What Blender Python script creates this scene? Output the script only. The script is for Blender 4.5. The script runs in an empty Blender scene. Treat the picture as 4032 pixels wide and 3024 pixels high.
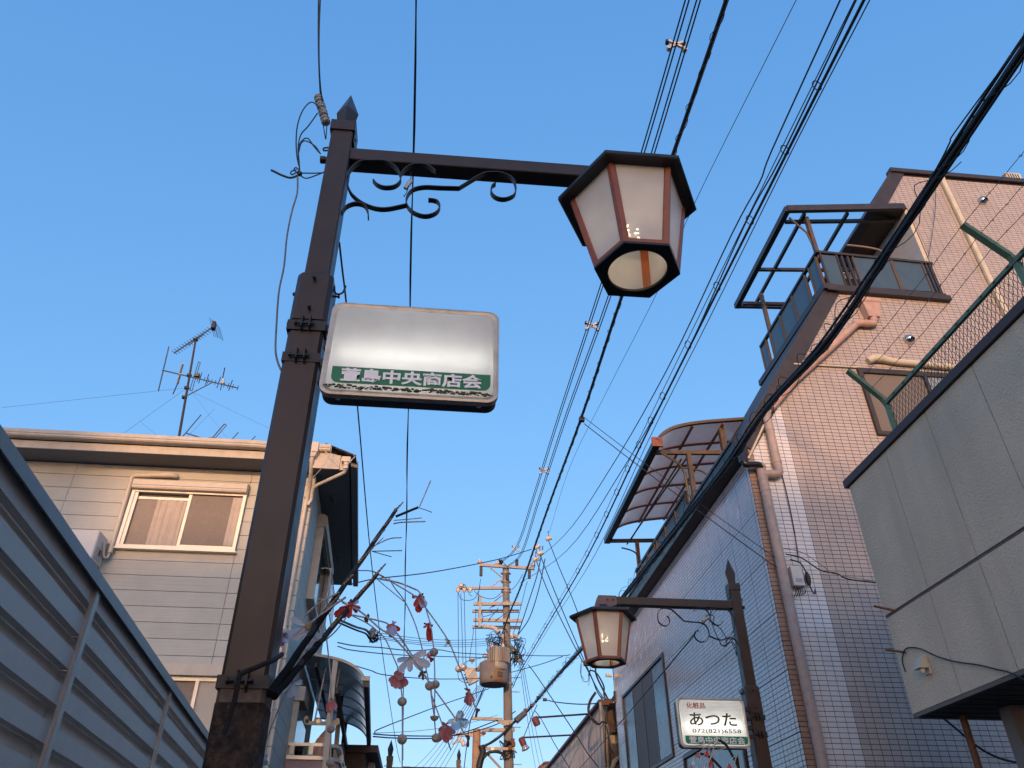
import bpy, bmesh, math, random
from mathutils import Vector as V, Matrix
random.seed(7)
S = bpy.context.scene
COL = S.collection
R_ = math.radians

# ---------------------------------------------------------------- camera
CAM_H = 1.6
cam = bpy.data.objects.new('camera', bpy.data.cameras.new('camera'))
COL.objects.link(cam)
cam.data.sensor_width = 36.0
cam.data.lens = 36.0 * 3028 / 4032
cam.data.clip_end = 2000
cam.data.clip_start = 0.05
cam.location = (0, 0, CAM_H)
cam.rotation_euler = (R_(90 + 34.8), 0, R_(-5.82))
S.camera = cam

# ---------------------------------------------------------------- sky and sun
SUN_EL, SUN_AZ = 9.0, 10.0
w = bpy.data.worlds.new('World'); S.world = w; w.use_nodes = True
nt = w.node_tree; N = nt.nodes; Lk = nt.links
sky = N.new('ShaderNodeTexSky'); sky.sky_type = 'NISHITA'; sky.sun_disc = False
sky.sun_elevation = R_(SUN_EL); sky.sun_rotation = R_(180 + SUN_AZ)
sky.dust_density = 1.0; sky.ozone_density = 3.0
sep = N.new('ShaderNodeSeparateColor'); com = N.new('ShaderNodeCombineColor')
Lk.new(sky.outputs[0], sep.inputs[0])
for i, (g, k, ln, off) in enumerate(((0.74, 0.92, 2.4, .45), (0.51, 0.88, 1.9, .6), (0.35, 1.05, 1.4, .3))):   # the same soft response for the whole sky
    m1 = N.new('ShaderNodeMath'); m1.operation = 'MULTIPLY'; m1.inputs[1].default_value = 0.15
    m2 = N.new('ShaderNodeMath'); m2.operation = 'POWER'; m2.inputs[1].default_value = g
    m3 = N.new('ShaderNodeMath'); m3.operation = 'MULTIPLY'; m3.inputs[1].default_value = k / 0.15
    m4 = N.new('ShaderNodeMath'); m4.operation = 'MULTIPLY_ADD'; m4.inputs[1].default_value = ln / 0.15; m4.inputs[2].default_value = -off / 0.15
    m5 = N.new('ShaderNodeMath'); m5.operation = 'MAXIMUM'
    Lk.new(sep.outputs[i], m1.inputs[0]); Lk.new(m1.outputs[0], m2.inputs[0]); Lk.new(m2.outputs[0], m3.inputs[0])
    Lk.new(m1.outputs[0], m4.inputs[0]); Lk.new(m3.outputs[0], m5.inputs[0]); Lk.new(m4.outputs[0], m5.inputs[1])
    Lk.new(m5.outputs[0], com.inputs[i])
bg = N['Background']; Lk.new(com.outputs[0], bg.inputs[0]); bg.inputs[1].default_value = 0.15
sl = bpy.data.lights.new('sun', 'SUN'); sl.energy = 2.0; sl.angle = R_(0.53); sl.color = (1.0, 0.56, 0.30)
so = bpy.data.objects.new('sun', sl); COL.objects.link(so)
so.rotation_euler = (R_(90 - SUN_EL), 0, R_(-SUN_AZ)); so.location = (0, -20, 20)
S.view_settings.view_transform = 'Standard'; S.view_settings.look = 'None'
S.view_settings.exposure = 0.36; S.view_settings.gamma = 1.0
S.view_settings.use_curve_mapping = False
S.render.engine = 'CYCLES'
try:
    S.cycles.max_bounces = 8; S.cycles.transparent_max_bounces = 12
except Exception: pass

# ---------------------------------------------------------------- measuring helpers: sight lines onto planes of the place
_F = 3028.0
_p, _y = R_(34.8), R_(5.82)
_f = V((math.sin(_y)*math.cos(_p), math.cos(_y)*math.cos(_p), math.sin(_p)))
_r = V((math.cos(_y), -math.sin(_y), 0)); _u = _r.cross(_f)
_c = V((0, 0, CAM_H))
def ray(x, y): return _f + _r*((x-2016)/_F) + _u*((1512-y)/_F)
def hy(x, y, Y): d = ray(x, y); return _c + d*(Y/d.y)          # point on the plane y = Y
def hx(x, y, X): d = ray(x, y); return _c + d*(X/d.x)
def hz(x, y, Z): d = ray(x, y); return _c + d*((Z-CAM_H)/d.z)
def hp(x, y, p, n):
    d = ray(x, y); return _c + d*((V(p)-_c).dot(V(n))/d.dot(V(n)))
def pix(q):
    v = V(q)-_c; z = v.dot(_f)
    return (2016+_F*v.dot(_r)/z, 1512-_F*v.dot(_u)/z, z)

# ---------------------------------------------------------------- mesh builder
WL = {}
class MB:
    def __init__(s): s.v = []; s.f = []; s.sm = []; s.mi = []; s.cur = 0
    def add(s, vs, fs, smooth=False):
        b = len(s.v); s.v += [tuple(q) for q in vs]
        for f in fs: s.f.append(tuple(b+i for i in f)); s.sm.append(smooth); s.mi.append(s.cur)
        return s
    def box(s, x0, x1, y0, y1, z0, z1):
        vs = [(x, y, z) for x in (x0, x1) for y in (y0, y1) for z in (z0, z1)]
        return s.add(vs, [(0,1,3,2),(4,6,7,5),(0,4,5,1),(2,3,7,6),(0,2,6,4),(1,5,7,3)])
    def obox(s, c, a, b, d):                                    # centre and three half-axis vectors
        c, a, b, d = V(c), V(a), V(b), V(d)
        vs = [c+a*i+b*j+d*k for i in (-1,1) for j in (-1,1) for k in (-1,1)]
        return s.add(vs, [(0,1,3,2),(4,6,7,5),(0,4,5,1),(2,3,7,6),(0,2,6,4),(1,5,7,3)])
    def bbox(s, x0, x1, y0, y1, z0, z1, r=0.004):               # bevelled box (chamfered long edges)
        return s.chamf(V(((x0+x1)/2,(y0+y1)/2,(z0+z1)/2)), V(((x1-x0)/2,0,0)), V((0,(y1-y0)/2,0)), V((0,0,(z1-z0)/2)), r)
    def chamf(s, c, a, b, d, r):
        c, a, b, d = V(c), V(a), V(b), V(d)
        la, lb = a.length, b.length
        r = min(r, la*.45, lb*.45)
        ka, kb = 1-r/la, 1-r/lb
        ring = [(-1,-kb),(-ka,-1),(ka,-1),(1,-kb),(1,kb),(ka,1),(-ka,1),(-1,kb)]
        vs = [c+a*i+b*j+d*k for k in (-1,1) for i, j in ring]
        fs = [tuple(range(7,-1,-1)), tuple(range(8,16))] + [(i,(i+1)%8,8+(i+1)%8,8+i) for i in range(8)]
        return s.add(vs, fs)
    def beam(s, p, q, wd, ht, up=(0,0,1), r=0.0):
        p, q = V(p), V(q); d = (q-p); l = d.length; d = d/l; up = V(up)
        side = d.cross(up)
        if side.length < 1e-5: side = d.cross(V((1,0,0)))
        side.normalize(); u = side.cross(d)
        if r: return s.chamf((p+q)/2, side*wd/2, u*ht/2, d*l/2, r)
        return s.obox((p+q)/2, side*wd/2, u*ht/2, d*l/2)
    def tube(s, pts, rad, n=8, caps=True, smooth=True, closed=False):
        pts = [V(q) for q in pts]; m = len(pts)
        rads = rad if isinstance(rad, (list, tuple)) else [rad]*m
        rings = []; prev = None
        for i in range(m):
            if closed: t = pts[(i+1) % m]-pts[i-1]
            else: t = pts[min(i+1, m-1)]-pts[max(i-1, 0)]
            if t.length < 1e-9: t = V((0,0,1))
            t.normalize()
            if prev is None:
                a = t.orthogonal().normalized()
            else:
                a = prev - t*prev.dot(t)
                a = a.normalized() if a.length > 1e-6 else t.orthogonal().normalized()
            prev = a; b = t.cross(a)
            rings.append([pts[i]+(a*math.cos(2*math.pi*k/n)+b*math.sin(2*math.pi*k/n))*rads[i] for k in range(n)])
        vs = [q for rg in rings for q in rg]; fs = []
        for i in range(m if closed else m-1):
            j = (i+1) % m
            for k in range(n): fs.append((i*n+k, i*n+(k+1) % n, j*n+(k+1) % n, j*n+k))
        s.add(vs, fs, smooth)
        if caps and not closed:
            s.add(rings[0], [tuple(range(n-1,-1,-1))]); s.add(rings[-1], [tuple(range(n))])
        return s
    def cyl(s, p, q, r0, r1=None, n=12): return s.tube([p, q], [r0, r0 if r1 is None else r1], n)
    def lathe(s, base, axis, prof, n=16, smooth=True):          # profile of (radius, height along the axis)
        base, ax = V(base), V(axis).normalized(); a = ax.orthogonal().normalized(); b = ax.cross(a)
        vs = [base+ax*h+(a*math.cos(2*math.pi*k/n)+b*math.sin(2*math.pi*k/n))*max(r, 1e-4) for r, h in prof for k in range(n)]
        fs = [(i*n+k, i*n+(k+1) % n, (i+1)*n+(k+1) % n, (i+1)*n+k) for i in range(len(prof)-1) for k in range(n)]
        s.add(vs, fs, smooth)
        s.add([vs[k] for k in range(n)], [tuple(range(n-1,-1,-1))]); s.add(vs[-n:], [tuple(range(n))])
        return s
    def prism(s, poly, ext):
        poly = [V(q) for q in poly]; e = V(ext); n = len(poly)
        vs = poly+[q+e for q in poly]
        return s.add(vs, [tuple(range(n-1,-1,-1)), tuple(range(n,2*n))]+[(i,(i+1)%n,n+(i+1)%n,n+i) for i in range(n)])
    def loft(s, rings, smooth=False, cap=True):
        n = len(rings[0]); vs = [q for rg in rings for q in rg]
        fs = [(i*n+k, i*n+(k+1)%n, (i+1)*n+(k+1)%n, (i+1)*n+k) for i in range(len(rings)-1) for k in range(n)]
        s.add(vs, fs, smooth)
        if cap: s.add(rings[0], [tuple(range(n-1,-1,-1))]); s.add(rings[-1], [tuple(range(n))])
        return s
    def strip(s, pts, wv, th):                                   # flat bar bent along pts; wv = half width vector
        pts = [V(q) for q in pts]; wv = V(wv); rings = []
        for i, q in enumerate(pts):
            t = (pts[min(i+1,len(pts)-1)]-pts[max(i-1,0)]).normalized(); nn = t.cross(wv).normalized()*th/2
            rings.append([q-wv-nn, q+wv-nn, q+wv+nn, q-wv+nn])
        return s.loft(rings)
    def sheet(s, grid, smooth=True):                             # grid of points
        h, wd = len(grid), len(grid[0])
        return s.add([q for r in grid for q in r], [(i*wd+j, i*wd+j+1, (i+1)*wd+j+1, (i+1)*wd+j) for i in range(h-1) for j in range(wd-1)], smooth)
    def ball(s, c, r, n=10, sq=(1,1,1)):
        c = V(c); rings = []
        for i in range(1, n):
            th = math.pi*i/n
            rings.append([c+V((r*sq[0]*math.sin(th)*math.cos(2*math.pi*k/(2*n)), r*sq[1]*math.sin(th)*math.sin(2*math.pi*k/(2*n)), r*sq[2]*math.cos(th))) for k in range(2*n)])
        return s.loft(rings, True)
    def mesh(s, name, off=V((0,0,0)), normals=False):
        me = bpy.data.meshes.new(name)
        me.from_pydata([(x-off.x, y-off.y, z-off.z) for x, y, z in s.v], [], s.f)
        me.polygons.foreach_set('use_smooth', s.sm)
        if any(s.mi): me.polygons.foreach_set('material_index', s.mi)
        if normals:
            bm = bmesh.new(); bm.from_mesh(me); bmesh.ops.recalc_face_normals(bm, faces=bm.faces); bm.to_mesh(me); bm.free()
        me.update()
        return me
    def build(s, name, mat, parent=None, kind=None, label=None, normals=True):
        if parent is None:
            xs = list(zip(*s.v)); off = V(((min(xs[0])+max(xs[0]))/2, (min(xs[1])+max(xs[1]))/2, min(xs[2])))
        else: off = WL[parent.name]
        me = s.mesh(name, off, normals)
        for m in (mat if isinstance(mat, (list, tuple)) else [mat]): me.materials.append(m)
        o = bpy.data.objects.new(name, me); COL.objects.link(o)
        if parent is None: o.location = off
        else: o.parent = parent
        WL[o.name] = off
        if kind: o['kind'] = kind
        if label: o['label'] = label
        return o
def thing(name, loc, label, cat, group=None):
    o = bpy.data.objects.new(name, None); COL.objects.link(o); o.location = loc; o.empty_display_size = .1
    WL[o.name] = V(loc); return tag(o, label, cat, group)
def tag(o, label, cat, group=None):
    o['label'] = label; o['category'] = cat
    if group: o['group'] = group
    return o
def inst(name, me, loc, parent, rot=None, scale=None):           # a piece that shares its mesh; loc in world space
    o = bpy.data.objects.new(name, me); COL.objects.link(o); o.parent = parent
    o.location = V(loc)-WL[parent.name]; WL[o.name] = WL[parent.name]
    if rot: o.rotation_euler = rot
    if scale: o.scale = scale
    return o
def curve(pts, n=6):                                              # smooth curve through points
    pts = [V(q) for q in pts]; out = []
    P = [pts[0]*2-pts[1]]+pts+[pts[-1]*2-pts[-2]]
    for i in range(1, len(P)-2):
        a, b, c, d = P[i-1], P[i], P[i+1], P[i+2]
        for k in range(n):
            t = k/n
            out.append(0.5*((2*b)+(c-a)*t+(2*a-5*b+4*c-d)*t*t+(3*b-a-3*c+d)*t*t*t))
    out.append(pts[-1]); return out
def text_mesh(body, height, embolden=0.0, extrude=0.001, font_scale=1.0, space=1.0):
    c = bpy.data.curves.new('lettering', 'FONT'); c.body = body; c.size = height*font_scale; c.offset = embolden; c.extrude = extrude
    c.resolution_u = 3; c.space_character = space
    o = bpy.data.objects.new('lettering', c); COL.objects.link(o)
    dg = bpy.context.evaluated_depsgraph_get(); dg.update()
    me = bpy.data.meshes.new_from_object(o.evaluated_get(dg))
    bpy.data.objects.remove(o); bpy.data.curves.remove(c)
    return me
def lettering(body, x0, x1, z0, z1, y, mat, parent, embolden=0.0, name='lettering'):    # fitted to a rectangle facing -y
    me = text_mesh(body, 1.0, embolden)
    xs = [q.co.x for q in me.vertices]; ys = [q.co.y for q in me.vertices]
    ax, bx, ay, by = min(xs), max(xs), min(ys), max(ys); off = WL[parent.name]
    for q in me.vertices:
        X = x0+(q.co.x-ax)/(bx-ax)*(x1-x0); Z = z0+(q.co.y-ay)/(by-ay)*(z1-z0); Y = y-(q.co.z)*1.0
        q.co = V((X, Y, Z))-off
    me.materials.clear(); me.materials.append(mat); me.name = name
    o = bpy.data.objects.new(name, me); COL.objects.link(o); o.parent = parent; WL[o.name] = off
    return o

# ---------------------------------------------------------------- materials
MT = {}
def mat(name, col, rough=.6, metal=0., var=.12, scale=6., bump=0., bscale=60., island=0., spec=.5, streak=0., streak_col=None, coat=0., dirt=None, dirt_scale=3., dirt_amt=.5, dirt_lo=.5, dirt_hi=.7):
    if name in MT: return MT[name]
    m = bpy.data.materials.new(name); m.use_nodes = True; MT[name] = m
    n, l = m.node_tree.nodes, m.node_tree.links; b = n['Principled BSDF']
    tc = n.new('ShaderNodeTexCoord')
    geo = n.new('ShaderNodeNewGeometry')
    pos = geo.outputs['Position']
    no = n.new('ShaderNodeTexNoise'); no.inputs['Scale'].default_value = scale; no.inputs['Detail'].default_value = 6; no.inputs['Roughness'].default_value = .6
    l.new(pos, no.inputs['Vector'])
    rmp = n.new('ShaderNodeMapRange'); rmp.inputs[1].default_value = .3; rmp.inputs[2].default_value = .7
    rmp.inputs[3].default_value = 1-var; rmp.inputs[4].default_value = 1+var; l.new(no.outputs[0], rmp.inputs[0])
    mix = n.new('ShaderNodeMix'); mix.data_type = 'RGBA'; mix.blend_type = 'MULTIPLY'; mix.inputs[0].default_value = 1
    mix.inputs[6].default_value = (*col, 1); l.new(rmp.outputs[0], mix.inputs[7])
    out = mix.outputs[2]
    if island:
        oi = n.new('ShaderNodeObjectInfo'); ad = n.new('ShaderNodeMath'); ad.operation = 'ADD'
        fr = n.new('ShaderNodeMath'); fr.operation = 'FRACT'
        l.new(geo.outputs['Random Per Island'], ad.inputs[0]); l.new(oi.outputs['Random'], ad.inputs[1]); l.new(ad.outputs[0], fr.inputs[0])
        r2 = n.new('ShaderNodeMapRange'); r2.inputs[3].default_value = 1-island; r2.inputs[4].default_value = 1+island; l.new(fr.outputs[0], r2.inputs[0])
        mx = n.new('ShaderNodeMix'); mx.data_type = 'RGBA'; mx.blend_type = 'MULTIPLY'; mx.inputs[0].default_value = 1
        l.new(out, mx.inputs[6]); l.new(r2.outputs[0], mx.inputs[7]); out = mx.outputs[2]
    if dirt or streak:
        mp = n.new('ShaderNodeMapping'); mp.inputs['Scale'].default_value = (1, 1, .12 if streak else 1)
        l.new(pos, mp.inputs[0])
        n2 = n.new('ShaderNodeTexNoise'); n2.inputs['Scale'].default_value = dirt_scale; n2.inputs['Detail'].default_value = 8; n2.inputs['Roughness'].default_value = .65
        l.new(mp.outputs[0], n2.inputs['Vector'])
        r3 = n.new('ShaderNodeMapRange'); r3.inputs[1].default_value = dirt_lo; r3.inputs[2].default_value = dirt_hi; r3.inputs[3].default_value = 0; r3.inputs[4].default_value = streak or dirt_amt
        l.new(n2.outputs[0], r3.inputs[0])
        mx = n.new('ShaderNodeMix'); mx.data_type = 'RGBA'; l.new(r3.outputs[0], mx.inputs[0]); l.new(out, mx.inputs[6])
        mx.inputs[7].default_value = (*(streak_col or dirt), 1); out = mx.outputs[2]
    l.new(out, b.inputs['Base Color'])
    r4 = n.new('ShaderNodeMapRange'); r4.inputs[1].default_value = .3; r4.inputs[2].default_value = .7
    r4.inputs[3].default_value = max(0, rough-.08); r4.inputs[4].default_value = min(1, rough+.08); l.new(no.outputs[0], r4.inputs[0])
    l.new(r4.outputs[0], b.inputs['Roughness'])
    b.inputs['Metallic'].default_value = metal; b.inputs['Specular IOR Level'].default_value = spec
    if coat: b.inputs['Coat Weight'].default_value = coat; b.inputs['Coat Roughness'].default_value = .15
    if bump:
        n3 = n.new('ShaderNodeTexNoise'); n3.inputs['Scale'].default_value = bscale; n3.inputs['Detail'].default_value = 5; l.new(pos, n3.inputs['Vector'])
        bp = n.new('ShaderNodeBump'); bp.inputs['Strength'].default_value = bump; bp.inputs['Distance'].default_value = .01
        l.new(n3.outputs[0], bp.inputs['Height']); l.new(bp.outputs[0], b.inputs['Normal'])
    return m
def translucent(name, col, trans=.6, clear=0., gloss=.05, rough=.3):   # milky sheet: scatters light through, a little of it passes straight
    m = bpy.data.materials.new(name); m.use_nodes = True; MT[name] = m
    n, l = m.node_tree.nodes, m.node_tree.links; n.remove(n['Principled BSDF'])
    d = n.new('ShaderNodeBsdfDiffuse'); t = n.new('ShaderNodeBsdfTranslucent'); g = n.new('ShaderNodeBsdfGlossy'); tr = n.new('ShaderNodeBsdfTransparent')
    geo = n.new('ShaderNodeNewGeometry'); no = n.new('ShaderNodeTexNoise'); no.inputs['Scale'].default_value = 5; no.inputs['Detail'].default_value = 6
    l.new(geo.outputs['Position'], no.inputs['Vector'])
    rp = n.new('ShaderNodeMapRange'); rp.inputs[1].default_value = .3; rp.inputs[2].default_value = .7; rp.inputs[3].default_value = .9; rp.inputs[4].default_value = 1.06; l.new(no.outputs[0], rp.inputs[0])
    mx = n.new('ShaderNodeMix'); mx.data_type = 'RGBA'; mx.blend_type = 'MULTIPLY'; mx.inputs[0].default_value = 1; mx.inputs[6].default_value = (*col, 1); l.new(rp.outputs[0], mx.inputs[7])
    for q in (d, t): l.new(mx.outputs[2], q.inputs[0])
    g.inputs['Roughness'].default_value = rough
    a = n.new('ShaderNodeMixShader'); a.inputs[0].default_value = trans; l.new(d.outputs[0], a.inputs[1]); l.new(t.outputs[0], a.inputs[2])
    b = n.new('ShaderNodeMixShader'); b.inputs[0].default_value = clear; l.new(a.outputs[0], b.inputs[1]); l.new(tr.outputs[0], b.inputs[2])
    fr = n.new('ShaderNodeFresnel'); fr.inputs[0].default_value = 1.45
    sc = n.new('ShaderNodeMath'); sc.operation = 'MULTIPLY_ADD'; sc.inputs[1].default_value = .7; sc.inputs[2].default_value = gloss; l.new(fr.outputs[0], sc.inputs[0])
    c = n.new('ShaderNodeMixShader'); l.new(sc.outputs[0], c.inputs[0]); l.new(b.outputs[0], c.inputs[1]); l.new(g.outputs[0], c.inputs[2])
    l.new(c.outputs[0], n['Material Output'].inputs[0]); return m
def glow(name, col, strength):
    m = bpy.data.materials.new(name); m.use_nodes = True; MT[name] = m
    b = m.node_tree.nodes['Principled BSDF']; b.inputs['Base Color'].default_value = (.8,.8,.8,1)
    b.inputs['Emission Color'].default_value = (*col, 1); b.inputs['Emission Strength'].default_value = strength; return m
brown = mat('brown painted steel', (.050,.033,.025), .40, spec=.35, var=.15, scale=9, streak=.35, streak_col=(.03,.024,.022), dirt_scale=14)
brown_dk = mat('dark roof steel', (.022,.02,.019), .5, var=.2)
copper = mat('copper brown frame', (.28,.080,.034), .45, var=.18, scale=20)
black_m = mat('black steel', (.014,.013,.013), .5, var=.3)
cable_m = mat('black cable sheath', (.012,.012,.013), .55, var=.2)
wire_m = mat('dark wire', (.016,.017,.02), .5, var=.2)
grey_wire = mat('grey wire', (.16,.17,.18), .55, var=.2)
galv = mat('galvanised steel', (.42,.41,.39), .45, .6, var=.15, scale=15)
rusty = mat('rusty steel', (.16,.07,.035), .8, var=.35, scale=25)
porcelain = mat('glazed porcelain', (.62,.56,.50), .2, var=.1, coat=.5)
porc_dk = mat('weathered porcelain', (.30,.31,.30), .3, var=.25, scale=40)
# ================================================================ ground
asph = mat('asphalt', (.05,.05,.052), .9, var=.25, scale=3, bump=.4, bscale=120)
soil = mat('bare ground', (.16,.15,.14), .95, var=.2, scale=.6, bump=.3, bscale=20)
prof = [(-400, 0), (0, 0), (60, -2.4), (600, -2.4)]
g = MB()
g.add([(x, y, z-.02) for y, z in prof for x in (-400, 400)], [(2*i, 2*i+1, 2*i+3, 2*i+2) for i in range(3)])
g.build('ground', soil, kind='structure')
g = MB()
g.add([(x, y, z-.01) for y, z in prof[:]for x in (-1.1, 3.9)], [(2*i, 2*i+1, 2*i+3, 2*i+2) for i in range(3)])
g.build('road', asph, kind='structure')

# ================================================================ street lamps
def mixmat():
    m = mat('weathered post foot', (.075,.05,.034), .95, var=.5, scale=45, bump=1.0, bscale=160, dirt=(.012,.010,.009), dirt_scale=16, dirt_amt=.9, dirt_lo=.45, dirt_hi=.62)
    return m
foot_m = mixmat()
tape_m = mat('faded band', (.13,.10,.075), .8, var=.35, scale=30, dirt=(.03,.025,.025), dirt_scale=12, dirt_amt=.8)
mauve = mat('faded mauve paint', (.17,.11,.105), .6, var=.15, scale=20)
frost = translucent('frosted lamp glass', (.92,.91,.89), .55, .22, .02, .32)
black_in = mat('lamp underside', (.01,.01,.011), .55, var=.2)
led_m = glow('warm led', (1.0,.72,.40), 55)
led_body = glow('frosted bulb', (1.0,.90,.78), .25)
SCROLLS = [
 [(-.544,4.573),(-.543,4.638),(-.501,4.71),(-.434,4.733),(-.364,4.727),(-.31,4.676),(-.288,4.603),(-.312,4.554),(-.36,4.539),(-.398,4.553),(-.422,4.583)],
 [(-.545,4.60),(-.545,4.554),(-.525,4.493),(-.496,4.451),(-.45,4.412),(-.393,4.388),(-.334,4.39),(-.246,4.426)],
 [(-.291,4.641),(-.267,4.690),(-.231,4.72),(-.187,4.728),(-.154,4.715),(-.119,4.681)],
 [(.001,4.572),(-.089,4.566),(-.17,4.562),(-.224,4.537),(-.248,4.489),(-.25,4.435),(-.225,4.389),(-.187,4.363),(-.145,4.359),(-.104,4.385),(-.088,4.426),(-.099,4.461),(-.121,4.472),(-.146,4.473)],
 [(.001,4.572),(.109,4.68),(.16,4.702),(.218,4.702),(.269,4.67),(.285,4.605),(.276,4.549),(.232,4.516),(.188,4.52),(.162,4.554),(.165,4.601),(.183,4.622)],
 [(-.548,4.341),(-.53,4.386),(-.492,4.412),(-.449,4.404),(-.427,4.363),(-.421,4.32)]]
def lamp_post(base, sx, lean, label):
    t = thing('street_lamp', base, label, 'street lamp', 'street lamps of the shopping street')
    WL[t.name] = V((0,0,0))                                       # parts are built in the lamp's own axes
    m = MB(); m.bbox(-.075,.075,-.075,.075,0,2.145,.012); m.build('post_foot', foot_m, t)
    m = MB(); m.bbox(-.0735,.0735,-.0735,.0735,2.145,2.20,.012); m.build('post_band', tape_m, t)
    m = MB(); m.bbox(-.072,.072,-.072,.072,2.2,3.80,.012); m.build('lower_post', brown, t)
    m = MB(); m.bbox(-.055,.055,-.055,.055,3.80,4.95,.006); m.build('upper_post', brown, t)
    m = MB()
    rings = []
    for z, h in ((3.665,.0775),(3.90,.0775),(3.922,.0765),(3.932,.070),(3.934,.056)):
        k = h-.018
        rings.append([(x*1.0, y, z) for x, y in ((-h,-k),(-k,-h),(k,-h),(h,-k),(h,k),(k,h),(-k,h),(-h,k))])
    m.loft(rings); m.build('collar', brown, t)
    m = MB(); m.bbox(-.064,.064,-.064,.064,4.94,5.015,.003)
    m.box(sx*.0645-.002, sx*.0645+.002, -.05, .05, 4.86, 4.945); cp = m.build('post_cap', brown, t)
    for s_ in (-1, 1):
        m = MB(); m.cyl((sx*.066, s_*.03, 4.90), (sx*.072, s_*.03, 4.90), .007, n=8); m.build('bolt', black_m, cp)
    m = MB(); q = lambda r, z: [(r,0,z),(0,r,z),(-r,0,z),(0,-r,z)]
    m.loft([q(.036,5.012), q(.040,5.03), q(.058,5.15), q(.0015,5.315)]); m.build('finial', brown, t)
    m = MB(); m.chamf((sx*(.057+1.33)/2,0,4.780), V((0,.045,0)), V((0,0,.0425)), V((sx*(1.33-.057)/2,0,0)), .004); m.build('arm', brown, t)
    for sc in SCROLLS:
        m = MB(); pts = curve([(sx*(x*1.003+.610), -.036, min(4.7355, 1.6+(z-1.6)*1.003)) for x, z in sc], 4)
        m.strip(pts, (0,.014,0), .006); m.build('scroll_bar', black_m, t)
    for z0, z1, b in ((3.605,3.655,.0795),(3.445,3.49,.0755),(2.185,2.225,.079)):   # clamps round the post
        m = MB()
        for a0, a1, c0, c1 in ((-b,b,-b,-b+.004),(-b,b,b-.004,b),(-b,-b+.004,-b+.004,b-.004),(b-.004,b,-b+.004,b-.004)): m.box(a0,a1,c0,c1,z0,z1)
        cl = m.build('clamp', black_m, t)
        for e in (-.016,.016):
            m = MB(); m.prism([(e-.0025,-b,z0-.012),(e-.0025,-b-.026,z0+.004),(e-.0025,-b-.026,z1+.004),(e-.0025,-b,z1+.016)], (.005,0,0)); m.build('clamp_ear', black_m, cl)
        m = MB(); m.cyl((-.04,-b-.013,(z0+z1)/2),(.035,-b-.013,(z0+z1)/2),.0055,n=8); m.lathe((-.04,-b-.013,(z0+z1)/2),(-1,0,0),[(.01,0),(.01,.007)],6); m.build('clamp_bolt', black_m, cl)
    for z in (3.885,3.72):                                        # set screws
        m = MB(); m.cyl((0,-.077,z),(0,-.10,z),.0055,n=8); m.lathe((0,-.095,z),(0,-1,0),[(.0095,0),(.0095,.009)],6); m.build('set_screw', black_m, t)
    for z in (3.87,3.70):
        for s_ in (-1, 1):
            m = MB(); m.cyl((s_*.077,.01,z),(s_*.10,.01,z),.005,n=8); m.lathe((s_*.094,.01,z),(s_,0,0),[(.009,0),(.009,.008)],6); m.build('set_screw', black_m, t)
    m = MB(); m.tube(curve([(sx*.077,-.02,3.905),(sx*.085,-.025,3.865),(sx*.10,-.03,3.85),(sx*.12,-.03,3.862),(sx*.128,-.03,3.90)],4),.0045,8); m.build('hook', black_m, t)
    m = MB(); m.tube(curve([(-sx*.055,0,4.86),(-sx*.075,0,4.862),(-sx*.09,0,4.855),(-sx*.088,0,4.838),(-sx*.07,0,4.84),(-sx*.06,0,4.842)],4),.0045,8)
    m.build('eye_hook', black_m, t)
    m = MB(); m.cyl((-sx*.055,0,4.765),(-sx*.075,0,4.765),.016,n=12); m.cyl((-sx*.07,0,4.765),(-sx*.095,0,4.765),.0195,n=14); m.build('cable_gland', black_m, t)
    # lantern
    cx = sx*1.479; ZL = lambda z: 1.6+(z-1.6)*1.033; hexp = lambda r, z: [(cx+r*math.cos(math.pi/3*k), r*math.sin(math.pi/3*k), z) for k in range(6)]
    m = MB(); m.loft([hexp(.325,ZL(4.492)), hexp(.356,ZL(4.488)), hexp(.363,ZL(4.494)), hexp(.361,ZL(4.515)), hexp(.15,ZL(4.585)), hexp(.085,4.70), hexp(.065,4.73)])
    roof = m.build('lantern_roof', brown_dk, t)
    m = MB(); m.prism([(cx+.075,-.05,4.675),(cx+.05,-.05,4.80),(cx-sx*.14 if sx>0 else cx+.14,-.05,4.80)] if False else
            [(cx+sx*.09,-.052,4.70),(cx+sx*.045,-.052,4.828),(cx-sx*.15,-.052,4.828),(cx-sx*.15,-.052,4.73),(cx-sx*.06,-.052,4.70)], (0,.104,0)); br = m.build('lantern_bracket', mauve, roof)
    for dx in (-.11,-.05):
        m = MB(); m.cyl((cx+sx*dx,-.053,4.78),(cx+sx*dx,-.062,4.78),.009,n=8); m.build('bolt', black_m, roof)
    r0, r1, z0, z1 = .207, .298, ZL(4.055), ZL(4.492)
    c_ = lambda r, z, k: V((cx+r*math.cos(math.pi/3*k), r*math.sin(math.pi/3*k), z))
    fr = None
    for k in range(6):
        a, b, c, d = c_(r0-.006,z0+.012,k), c_(r0-.006,z0+.012,k+1), c_(r1-.006,z1,k+1), c_(r1-.006,z1,k)
        m = MB(); mid = (a+b+c+d)/4; nn = (b-a).cross(d-a).normalized()
        if nn.dot(mid-V((cx,0,mid.z))) < 0: nn = -nn
        m.prism([a,b,c,d], nn*-.003); m.build('pane', frost, t)
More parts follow.
